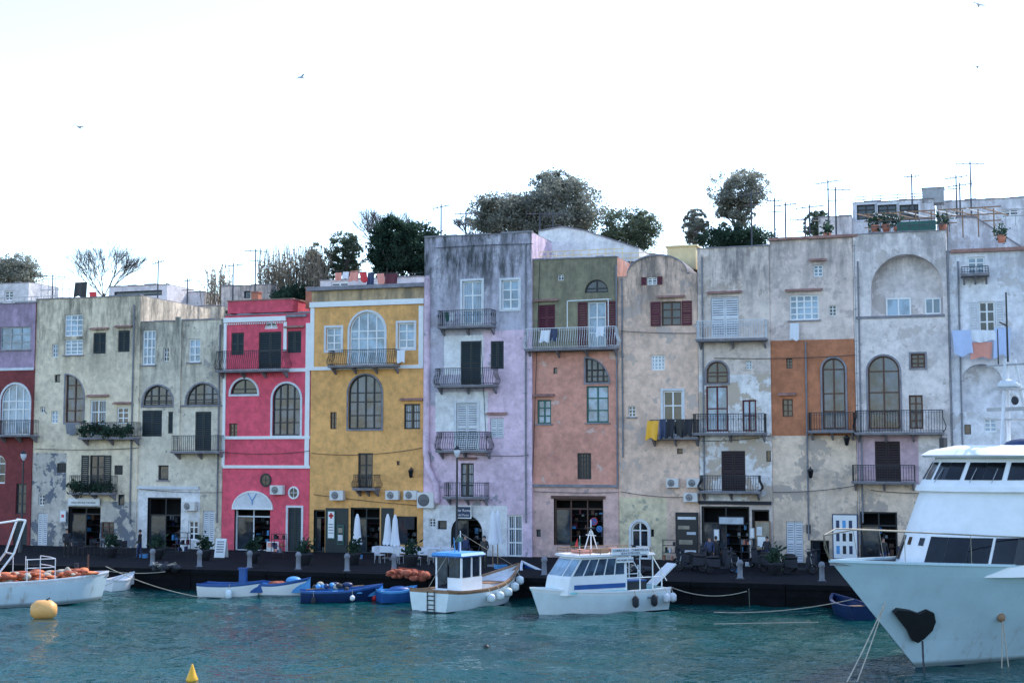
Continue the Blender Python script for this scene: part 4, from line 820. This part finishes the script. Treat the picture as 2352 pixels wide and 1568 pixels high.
# ---------- quay furniture
def dup(root,mw,kids):
    r=root.copy();sc.collection.objects.link(r);r.matrix_basis=mw
    for k in kids:
        c=k.copy();sc.collection.objects.link(c);c.parent=r
    return r
def series(name,label,cat,group,parts,places):
    e=thing(name,label,cat,at(*places[0]),group);ks=[]
    for n,m in parts:
        o=m.make(n,None,I4);o.parent=e;ks.append(o)
    for p in places[1:]:dup(e,at(*p),ks)
m=M();m.lathe([(.17,0),(.17,.08),(.13,.12),(.12,.7),(.16,.74),(.15,.86),(.08,.95),(0,.97)],P('grey'));m2=M();m2.lathe([(.22,0),(.22,.06),(.17,.07)],P('dgrey'))
series('bollard',"round topped grey stone bollard on the quay",'bollard','stone bollards along the quay',[('post',m),('foot',m2)],[(G(x,y),0) for x,y in((458,1303),(573,1305),(685,1309),(797,1313),(1250,1322),(1700,1330),(1888,1336),(905,1314),(350,1300))])
m=M();m.lathe([(0,0),(.2,0),(.3,.4),(.36,.46),(.33,.5),(.28,.46),(0,.44)],P('dgrey'));m2=M();leaves(m2,V((0,0,.75)),.35,.35,.4,160,.12,FD)
series('planter',"dark round pot with a leafy shrub on the quay",'planter','potted shrubs along the quay',[('pot',m),('shrub',m2)],[(G(x,y),x,1.25) for x,y in((255,1280),(361,1284),(470,1286),(580,1292),(700,1296),(812,1296),(945,1300),(1330,1310),(1780,1320))])
def post(px,py,hgt,lab):
    p=G(px,py);e=thing('street_lamp',lab,'street lamp',at(p),'street lamps on the quay');m=M();m.lathe([(.16,0),(.14,.4),(.07,.5),(.05,hgt-.4),(.045,hgt-.3),(0,hgt-.29)],P('iron'));m.make('post',e,at(p))
    m=M();m.lathe([(.04,hgt-.3),(.16,hgt-.1),(.19,hgt+.12),(.02,hgt+.28),(0,hgt+.36)],P('offw'));m.lathe([(.21,hgt+.12),(.05,hgt+.3),(0,hgt+.4)],P('iron'));m.make('lantern',e,at(p))
post(48,1268,6.,"dark iron lamp post beside the oxblood house");post(1049,1296,6.2,"dark iron lamp post before the lilac house")
for px,py in((945,1085),(1862,1085),(1945,1010)):
    s,z=fac(px,py,.4);e=thing('wall_lamp',"black iron bracket lantern on a house wall",'lamp',FM@Matrix.Translation((s,-.4,z)),'iron wall lanterns')
    m=M();m.cyl((s,-.12,z+.2),(s,-.5,z+.35),.02,.02,P('iron'));m.tube([(s,-.12,z-.3),(s,-.3,z-.1),(s,-.45,z+.3)],.02,P('iron'));m.make('bracket',e,FM)
    m=M();m.lathe([(.02,-.32),(.1,-.28),(.17,.1),(.2,.12),(.03,.27),(0,.33)],P('iron'),(s,-.5,z),6);m.make('lantern',e,FM)
def um(px,py,h):
    p=G(px,py);e=thing('parasol',"closed white parasol on a pole outside a shop",'parasol',at(p),'closed white parasols');m=M();m.cyl((0,0,0),(0,0,h),.03,.03,P('wood'));m.box(-.3,-.3,0,.3,.3,.08,P('stone'));m.make('pole',e,at(p))
    m=M();vs=[];pr=[(.05,h),(.11,h-.3),(.15,h-.9),(.19,h-1.4),(.24,h-1.85)];n=16
    for j,(r,z) in enumerate(pr):
        for i in range(n):a=2*math.pi*i/n;q=r*(1+.35*(i%2)*(j>0));vs.append((q*math.cos(a),q*math.sin(a),z+(.12 if i%2 and j==4 else 0)))
    m.faces(vs,[(j*n+i,j*n+(i+1)%n,(j+1)*n+(i+1)%n,(j+1)*n+i) for j in range(4) for i in range(n)],P('cloth'),True);m.make('canopy',e,at(p))
um(820,1282,2.6);um(890,1282,2.6);um(907,1285,2.6);um(1132,1300,3.);um(1143,1298,3.)
m=M();m.box(-.8,-.4,.7,.8,.4,.75,P('cloth'));[m.face([(x0,y0,.7),(x1,y1,.7),(x1,y1,.42),(x0,y0,.42)],P('cloth')) for x0,y0,x1,y1 in((-.81,-.41,.81,-.41),(.81,-.41,.81,.41),(.81,.41,-.81,.41),(-.81,.41,-.81,-.41))]
m2=M();[m2.cyl((x,y,0),(x*.9,y*.8,.7),.03,.03,P('metal')) for x in(-.65,.65) for y in(-.3,.3)]
series('table',"cafe table with white cloth on the quay",'table','cafe tables with white cloths',[('table_top',m),('leg_frame',m2)],[(G(890,1284),-.3),(G(935,1286),-.25),(G(975,1290),-.3),(G(1010,1288),-.3)])
m=M();m.box(-.22,-.22,.43,.22,.22,.47,P('offw'));m2=M();m2.box(-.22,.18,.5,.22,.22,.9,P('offw'));m3=M();[m3.cyl((x,y,0),(x,y,.43 if y<0 else .5),.02,.02,P('metal')) for x in(-.2,.2) for y in(-.2,.2)]
series('chair',"light cafe chair beside the tables",'chair','cafe chairs on the quay',[('seat',m),('backrest',m2),('leg_frame',m3)],[(G(x,y),r) for x,y,r in((872,1292,1.),(915,1294,2.6),(955,1298,.4),(993,1296,3.),(1020,1294,1.8))])
m=M();m.box(-.22,-.22,.43,.22,.22,.47,P('dgrey'));m2=M();m2.box(-.22,.18,.5,.22,.22,.9,P('dgrey'));m3=M();[m3.cyl((x,y,0),(x,y,.43 if y<0 else .5),.02,.02,P('iron')) for x in(-.2,.2) for y in(-.2,.2)]
series('chair',"dark cafe chair outside the club",'chair','dark cafe chairs',[('seat',m),('backrest',m2),('leg_frame',m3)],[(G(x,y),r) for x,y,r in((215,1272,.5),(240,1274,2.),(190,1274,1.2),(275,1272,3.),(170,1270,2.4),(290,1276,1.),(1075,1292,1.),(1090,1296,2.))])
m=M();[m.cyl((x,y,0),(x,y,.7),.025,.025,P('iron')) for x in(-.3,.3) for y in(-.3,.3)];m2=M();m2.box(-.38,-.38,.7,.38,.38,.74,P('dgrey'))
series('table',"small dark cafe table outside the club",'table','dark cafe tables',[('leg_frame',m),('table_top',m2)],[(G(x,1272),.3) for x in(180,228,262)])
def board(q,label,n,fc,mc,name='sign',items=None,txt=None,tc='navy'):
    a,b,c,d=fr(*q,n);y=-n;e=thing(name,label,'sign',FM@Matrix.Translation(((a+b)/2,y,c)));m=M();m.box(a,y-.04,c,b,y,d,P(mc));m.box(a+.06,y-.05,c+.06,b-.06,y-.041,d-.06,P(fc));m.make('board',e,FM)
    if items:
        m=M()
        for u,v,w,h,mt in items:m.box(a+(b-a)*u,y-.06,c+(d-c)*v,a+(b-a)*(u+w),y-.051,c+(d-c)*(v+h),P(mt))
        m.make('printed_panel',e,FM)
    for s,z,sz in(txt or []):text(s,sz,P(tc),e,FM@Matrix.Translation(((a+b)/2,y-.062,c+(d-c)*z))@RX)
board((156,1143,230,1161),"white club sign with dark lettering above a doorway",.15,'white','offw',txt=[("LEGA NAVALE ITALIANA",.3,.17)])
board((752,1172,770,1237),"white pharmacy notice panel with red cross",.2,'white','green',items=[(.38,.72,.24,.2,'red'),(.2,.78,.6,.08,'red'),(.2,.5,.6,.03,'grey'),(.2,.4,.6,.03,'grey'),(.2,.3,.6,.03,'grey'),(.2,.2,.6,.03,'grey')])
board((775,1205,790,1250),"small green notice board with papers",.2,'dgreen','green',items=[(.15,.2,.7,.3,'offw'),(.2,.6,.6,.25,'straw')])
board((1048,1161,1083,1190),"blue cafe sign board with white script",.4,'navy','white',txt=[("Bar Roma",.55,.22),("del Porto",.2,.18)],tc='white')
board((1552,1176,1604,1278),"dark menu board with pale food pictures",.2,'black','dgrey',items=[(.1,.84,.8,.06,'offw'),(.12,.62,.5,.08,'straw'),(.5,.5,.4,.06,'curtain'),(.15,.28,.6,.1,'straw'),(.1,.1,.8,.05,'offw')])
board((1735,1196,1770,1262),"brown and white paper poster board",.25,'straw','wood',items=[(.15,.1,.7,.35,'white'),(.1,.5,.35,.3,'offw')])
board((1683,1278,1697,1308),"small white notice stand by the scooters",3.,'white','offw');board((1712,1290,1730,1310),"small white box label by the scooters",3.4,'offw','white')
board((1722,1212,1733,1235),"white paper notice beside a shop door",.2,'white','offw');board((1640,1215,1652,1240),"white paper notice in a shop window",.1,'white','offw')
board((1912,1180,1971,1284),"white poster board with blue frame and small pictures",.3,'white','navy',items=[(.15+.25*i,.12+.28*j,.13,.18,R.choice(['dgrey','navy','lblue'])) for i in range(3) for j in range(3)])
board((613,1243,640,1276),"pale advertising poster panel on the pavement",.5,'pinkc','white',items=[(.1,.1,.5,.5,'ivory'),(.5,.5,.4,.4,'navy')]);board((138,1172,152,1198),"small white notice with red ring",.15,'white','offw',items=[(.3,.4,.4,.25,'red')])
board((1650,1185,1710,1205),"pale strip sign inside a shop doorway",.1,'curtain','dgrey');board((928,1186,952,1215),"dark notice box on the ochre wall",.15,'dgrey','iron')
def disc(px,py,r,label,fc,ec):
    s,z=fac(px,py,.35);e=thing('road_sign',label,'sign',FM@Matrix.Translation((s,-.35,z)));m=M();m.cyl((s,-.35,z),(s,-.38,z),r,r,P(ec),20);m.make('rim',e,FM);m=M();m.cyl((s,-.381,z),(s,-.39,z),r*.85,r*.85,P(fc),20);m.make('disc',e,FM);m=M()
    m.T=Matrix.Translation((s,-.395,z))@Matrix.Rotation(.78,4,'Y');m.box(-r*.8,-.005,-r*.07,r*.8,0,r*.07,P(ec));m.make('bar',e,FM)
disc(1364,1197,.23,"round blue and red no parking sign",'blue','red');disc(1377,1214,.18,"small round blue road sign",'blue','lblue')
p=G(508,1279);e=thing('sandwich_board',"white folding sandwich board on the pavement",'sign',at(p,-.2));m=M();m.hexa([(-.33,-.3,0),(.33,-.3,0),(.33,-.26,0),(-.33,-.26,0),(-.33,-.04,1.1),(.33,-.04,1.1),(.33,0,1.1),(-.33,0,1.1)],W_);m.hexa([(-.33,.26,0),(.33,.26,0),(.33,.3,0),(-.33,.3,0),(-.33,.0,1.1),(.33,.0,1.1),(.33,.04,1.1),(-.33,.04,1.1)],W_);m.make('board',e,at(p,-.2));m=M();m.T=Matrix.Translation((0,-.19,.5))@Matrix.Rotation(-.22,4,'X');[m.box(-.22,-.01,z,.22,0,z+.06,P('grey')) for z in(-.2,-.05,.1,.25,.4)];m.make('printed_panel',e,at(p,-.2))
# scooters
m=M();m.hexa([(-.7,-.17,.35),(-.1,-.17,.3),(-.1,.17,.3),(-.7,.17,.35),(-.8,-.13,.72),(-.1,-.15,.66),(-.1,.15,.66),(-.8,.13,.72)],P('dgrey'));m.box(-.1,-.16,.22,.35,.16,.3,P('dgrey'));m.hexa([(.33,-.2,.25),(.38,-.2,.25),(.38,.2,.25),(.33,.2,.25),(.5,-.17,.95),(.56,-.14,.95),(.56,.14,.95),(.5,.17,.95)],P('dgrey'));m.ball((.5,0,.97),.12,.1,.1,P('dgrey'))
s2=M();s2.ball((-.42,0,.77),.38,.15,.08,P('black'));ws=[]
for x in(-.6,.66):
    w=M();w.tube([(x+.2*math.cos(a*.45),0,.25+.2*math.sin(a*.45)) for a in range(15)],.055,P('black'),6);w.cyl((x,-.03,.25),(x,.03,.25),.12,.12,P('dgrey'),10);ws.append(('wheel',w))
hb=M();hb.tube([(.45,-.32,1.05),(.5,0,1.0),(.45,.32,1.05)],.02,P('iron'));hb.cyl((.66,0,.3),(.5,0,1.),.03,.03,P('metal'));hb.ball((.58,0,.9),.05,.06,.06,W_)
series('scooter',"parked dark motor scooter on the quay",'scooter','parked scooters',[('body',m),('seat',s2),('handlebar',hb)]+ws,[(G(x,y),r,1.08) for x,y,r in((1575,1305,2.2),(1605,1308,1.),(1640,1302,2.7),(1770,1312,.7),(1800,1310,2.2),(1835,1318,.1),(1675,1306,1.8),(1435,1300,.3),(1590,1312,2.6),(1655,1316,.4),(1745,1304,2.),(1865,1312,1.2),(1620,1296,1.6))])
m=M();[m.box(-.3,-.2,z,.3,.2,z+.1,P('lblue')) for z in(0,.12)];m2=M();m2.box(-.27,-.17,.22,.27,.17,.26,P('dgrey'))
series('fish_crate',"stacked plastic fish crates on the quay",'crate','fish crates',[('crate_side',m),('crate_filling',m2)],[(G(x,y),x*.7) for x,y in((820,1282),(1690,1312),(1150,1305),(330,1280))])
for px,py in((1540,1298),(1720,1296),(640,1280),(420,1276),(2080,1318)):
    p=G(px,py);mw_=at(p,-TH);e=thing('display_rack',"dark metal rack of small goods outside a shop",'rack',mw_,'goods racks outside shops');m=M()
    for x in(-.4,.4):
        for y in(-.18,.18):m.cyl((x,y,0),(x,y,1.4),.02,.02,P('iron'),4)
    for z in(.3,.7,1.1,1.4):m.box(-.42,-.2,z-.02,.42,.2,z,P('iron'))
    m.make('shelf_frame',e,mw_)
    for k in range(7):
        m=M();z=R.choice([.3,.7,1.1]);x=-.38+.11*k;m.box(x,-.15,z+.003,x+.09,.12,z+R.uniform(.12,.3),P(R.choice(['offw','navy','terra','grey','dred','green','dgrey'])));m.make('boxed_goods',e,mw_)
for px,py,mt,lab in((380,1322,'dgrey',"dark coiled ropes heaped on the quay edge"),(925,1338,'net',"rust red fishing net heap on the quay edge"),(955,1341,'net',"rust red fishing net heap on the quay edge"),(1465,1330,'dgrey',"dark coiled ropes heaped on the quay edge")):
    p=G(px,py-12);m=M();[m.ball((R.uniform(-.6,.6),R.uniform(-.3,.3),R.uniform(.05,.35)),R.uniform(.12,.3),.25,R.uniform(.08,.18),P(mt)) for _ in range(20)]
    [m.tube([(R.uniform(-.7,.7),R.uniform(-.4,.4),R.uniform(.1,.5)) for _ in range(4)],.02,P('rope' if mt!='net' else 'net'),4) for _ in range(6)];m.make('net_heap',None,at(p),label=lab,cat='net')
def cloth(x0,y0,x1,y1,n,mt,lab):
    a,b,c,d=fr(x0,y0,x1,y1,n);m=M();k=10;ph=R.uniform(0,6);vs=[]
    for j in range(5):
        for i in range(k+1):
            u=i/k;w=.06*math.sin(u*9+ph)*(j/4+.15);vs.append((a+(b-a)*u+.03*j*math.sin(ph),-n+w,d-(d-c)*j/4*(1-.08*math.sin(u*7+ph))))
    m.faces(vs,[(j*(k+1)+i,(j+1)*(k+1)+i,(j+1)*(k+1)+i+1,j*(k+1)+i+1) for j in range(4) for i in range(k)],P(mt),True);m.make('laundry',None,FM,label=lab,cat='laundry',group='laundry hung out to dry')
for q in((2187,758,2230,815,1,'lav',"large pale blue sheet hung from a balcony"),(2228,758,2262,785,1,'cloth',"white cloth hung from a balcony"),(2262,758,2290,782,1,'cloth',"white cloth hung from a balcony"),(2285,752,2322,818,1,'lav',"large pale blue sheet hung from a balcony"),(2232,786,2280,822,.9,'pinkc',"terracotta pink cloth hung under a window"),
 (1243,758,1264,785,1,'cloth',"white towel on a balcony rail"),(1265,755,1281,782,1,'navy',"dark blue garment on a balcony rail"),(1370,750,1388,772,1,'cloth',"white towel on a balcony rail"),(1815,742,1836,780,.3,'cloth',"single white cloth pinned under a window"),
 (1487,966,1513,1008,1,'yellow',"yellow garment hung from a balcony rail"),(1515,962,1530,1006,1,'navy',"dark blue garment on a balcony rail"),(1532,962,1550,1004,1,'dgrey',"dark grey garment on a balcony rail"),(1552,962,1572,1002,1,'black',"black garment on a balcony rail"),(1573,962,1592,1000,1,'dgrey',"dark grey garment on a balcony rail"),
 (912,804,930,832,1,'cloth',"white shirt hung by a window"),(150,972,172,998,.4,'grey',"grey garment hung under a window"),(770,626,785,644,-5,'pinkc',"pink towel on a roof clothes line"),(788,624,802,640,-5,'cloth',"white cloth on a roof clothes line"),(805,622,825,645,-5,'pinkc',"pink towel on a roof clothes line"),(825,624,842,648,-5,'red',"red garment on a roof clothes line"),(845,626,860,655,-5,'navy',"dark blue garment on a roof clothes line"),(864,628,882,655,-5,'pinkc',"pink towel on a roof clothes line"),(886,628,914,655,-5,'dred',"dark red towel on a roof clothes line"),
 (172,648,200,682,-4,'black',"black garment on a roof clothes line"),(204,670,222,684,-4,'red',"red garment on a roof clothes line"),(1020,716,1030,738,1,'green',"small green cloth on a balcony"),(1034,718,1044,736,1,'cloth',"small white cloth on a balcony")):cloth(*q)
def line(x0,y0,x1,y1,n,sag,lab="thin dark cable strung along the house fronts",name='cable'):
    a,b=fac(x0,y0,n),fac(x1,y1,n);m=M();m.tube([(a[0]+(b[0]-a[0])*i/12,-n,a[1]+(b[1]-a[1])*i/12-sag*4*i/12*(1-i/12)) for i in range(13)],.022,P('iron'),4);m.make(name,None,FM,label=lab,cat='cable',group='cables on the house fronts')
for q in((80,1030,318,1028,.12,.1),(320,1122,512,1130,.12,.1),(515,1038,712,1035,.15,.15),(715,1040,970,1028,.2,.25),(1000,1030,1215,1045,.35,.2),(720,1135,960,1160,.2,.05),(1225,1128,1420,1130,.15,.05),(1425,1128,1605,1140,.12,.15),(1610,1012,1770,1000,.15,.1),(1775,1130,1965,1115,.12,.1),(1640,822,1965,815,.12,.1),(1000,570,1225,560,.35,-.05),(1240,600,1222,1130,.12,0),(1105,780,1118,1040,.35,0),(1425,760,1605,765,.12,.05),(2000,1125,2180,1130,.2,.1)):line(*q)
line(765,622,972,626,-5,.05,"washing line strung over a roof",'washing_line')
m=M();a,b,c,d=fr(1303,690,1397,752,.8)
m.tube([(a,-.8,c),(a,-.8,d),(b,-.8,d+.05),(b,-.8,c)],.03,W_);m.tube([(a,-.8,d),(a,-.05,d+.1),(b,-.05,d+.1),(b,-.8,d+.05)],.03,W_);m.make('awning_frame',None,FM,label="white metal awning frame on the olive house balcony",cat='awning')
# ---------- people
def person(px,py,rot,h,top,bot,lab,stride=.1,arm=.15,z=1.):
    mw=at(G(px,py,z),rot,h/1.75);o=thing('person',lab,'person',mw)
    J=[(0,0,.95,.13),(0,.0,1.15,.12),(0,0,1.36,.14),(0,.01,1.5,.055),(.02,0,1.62,.085),(.01,0,1.7,.075)]
    E=[(0,1),(1,2),(2,3),(3,4),(4,5)]
    for s in(1,-1):
        b=len(J);J+=[(0,.19*s,1.42,.055),(-.03*s,.24*s,1.14,.043),(arm,.23*s,.9,.032),(arm+.04,.22*s,.82,.03)];E+=[(2,b),(b,b+1),(b+1,b+2),(b+2,b+3)]
        b=len(J);J+=[(0,.09*s,.88,.1),(stride*s*.6+.03,.1*s,.5,.065),(stride*s,.1*s,.09,.045),(stride*s+.16,.11*s,.04,.035)];E+=[(0,b),(b,b+1),(b+1,b+2),(b+2,b+3)]
    me=bpy.data.meshes.new('body');me.from_pydata([j[:3] for j in J],E,[]);t=bpy.data.objects.new('tmp',me);sc.collection.objects.link(t)
    t.modifiers.new('s','SKIN');s=t.modifiers.new('u','SUBSURF');s.levels=1
    for i,j in enumerate(J):me.skin_vertices[0].data[i].radius=(j[3],j[3]*(1. if i>2 else 1.15))
    me.skin_vertices[0].data[0].use_root=True
    dg=bpy.context.evaluated_depsgraph_get();dg.update();nm=bpy.data.meshes.new_from_object(t.evaluated_get(dg));bpy.data.objects.remove(t)
    vs=[v.co.copy() for v in nm.vertices];fs=[list(p.vertices) for p in nm.polygons];m=M()
    for mt,lo,hi in((P('black'),-9,.1),(P(bot),.1,.95),(P(top),.95,1.49),(P('skin'),1.49,9)):
        for f in fs:
            c=sum((vs[i] for i in f),V())/len(f);k=P('skin') if abs(c.y)>.17 and c.z<.9 and c.z>.6 else None
            if lo<=c.z<hi:m.face([vs[i] for i in f],k or mt,True)
    for s in(1,-1):
        for i in range(5):
            p0=V((arm+.04+.018*(i-2),.22*s,.8));m.cyl(p0,p0+V((.02 if i<4 else .05,0,-.075+.01*abs(i-2))),.009,.007,P('skin'),5)
    m.ball((.1,0,1.61),.018,.015,.02,P('skin'));m.make('body',o,mw)
    m=M();m.ball((-.015,0,1.67),.1,.095,.1,P('black'));m.make('hair',o,mw)
person(320,1283,3.,1.7,'black','navy',"standing person in black jacket and dark trousers",.12);person(152,1280,-1.,1.7,'dgrey','black',"person in dark clothes standing near cafe tables",.05,.25);person(1112,1306,-2.,1.75,'black','black',"person in black coat standing before the white shop",.08,.3)
person(1068,1300,-1.2,1.7,'navy','dgrey',"person in dark clothes by the cafe doorway",.05,.2);person(2030,1308,-1.5,1.7,'black','navy',"person with pale hood by the poster board",.05,.2);person(1762,1302,-2.2,1.65,'dgrey','navy',"person standing near parked scooters",.1,.2)
person(1630,1306,-1.7,1.7,'navy','black',"person in navy jacket by the dark shopfront",.08,.25);person(1645,1304,1.2,1.7,'black','dgrey',"person in black facing the shopfront",.05,.2)
for px,py,rl in((182,292,.3),(692,178,-.15),(2247,12,.6),(2245,154,.1)):
    d=ray(px,py);p=CAM+d*95;mw=at(p,R.uniform(-.4,.4))@Matrix.Rotation(rl,4,'Y');m=M();m.lathe([(0,-.25),(.05,-.18),(.075,0),(.06,.15),(.035,.22),(0,.27)],P('offw'))
    for v in m.v:v.x,v.y,v.z=v.z,v.y,v.x
    g=P('offw')
    for s in(1,-1):m.face([(.08,s*.05,.02),(-.1,s*.05,.02),(-.06,s*.3,.1),(.1,s*.3,.11)],g);m.face([(.1,s*.3,.11),(-.06,s*.3,.1),(-.12,s*.58,.04)],P('grey'))
    m.make('seagull',None,mw@Matrix.Rotation(.9,4,'Z'),label="grey and white seagull gliding with spread wings",cat='bird',group='gulls in flight')
# ---------- camera, light
cd=bpy.data.cameras.new('camera');cd.sensor_width=36;cd.lens=F/2352*36;cd.clip_end=6000;cd.clip_start=.5
co=bpy.data.objects.new('camera',cd);sc.collection.objects.link(co);co.location=CAM;co.rotation_euler=(math.pi/2+PITCH,0,0);sc.camera=co
EL,AZ=math.radians(44),math.radians(44)
w=bpy.data.worlds.new('World');sc.world=w;w.use_nodes=True;t=w.node_tree;sk=t.nodes.new('ShaderNodeTexSky');sk.sky_type='NISHITA';sk.sun_disc=False;sk.sun_elevation=EL;sk.sun_rotation=AZ;sk.air_density=1.;sk.dust_density=.5;sk.ozone_density=2.
t.links.new(sk.outputs[0],t.nodes['Background'].inputs[0]);t.nodes['Background'].inputs[1].default_value=.42
sd=V((math.cos(EL)*math.sin(AZ),math.cos(EL)*math.cos(AZ),math.sin(EL)))
l=bpy.data.lights.new('sun','SUN');l.energy=5.;l.angle=math.radians(.5);l.color=(1,.95,.88);lo=bpy.data.objects.new('sun',l);sc.collection.objects.link(lo);lo.rotation_euler=sd.to_track_quat('Z','Y').to_euler()
sc.view_settings.view_transform='Standard';sc.view_settings.look='None';sc.view_settings.exposure=0
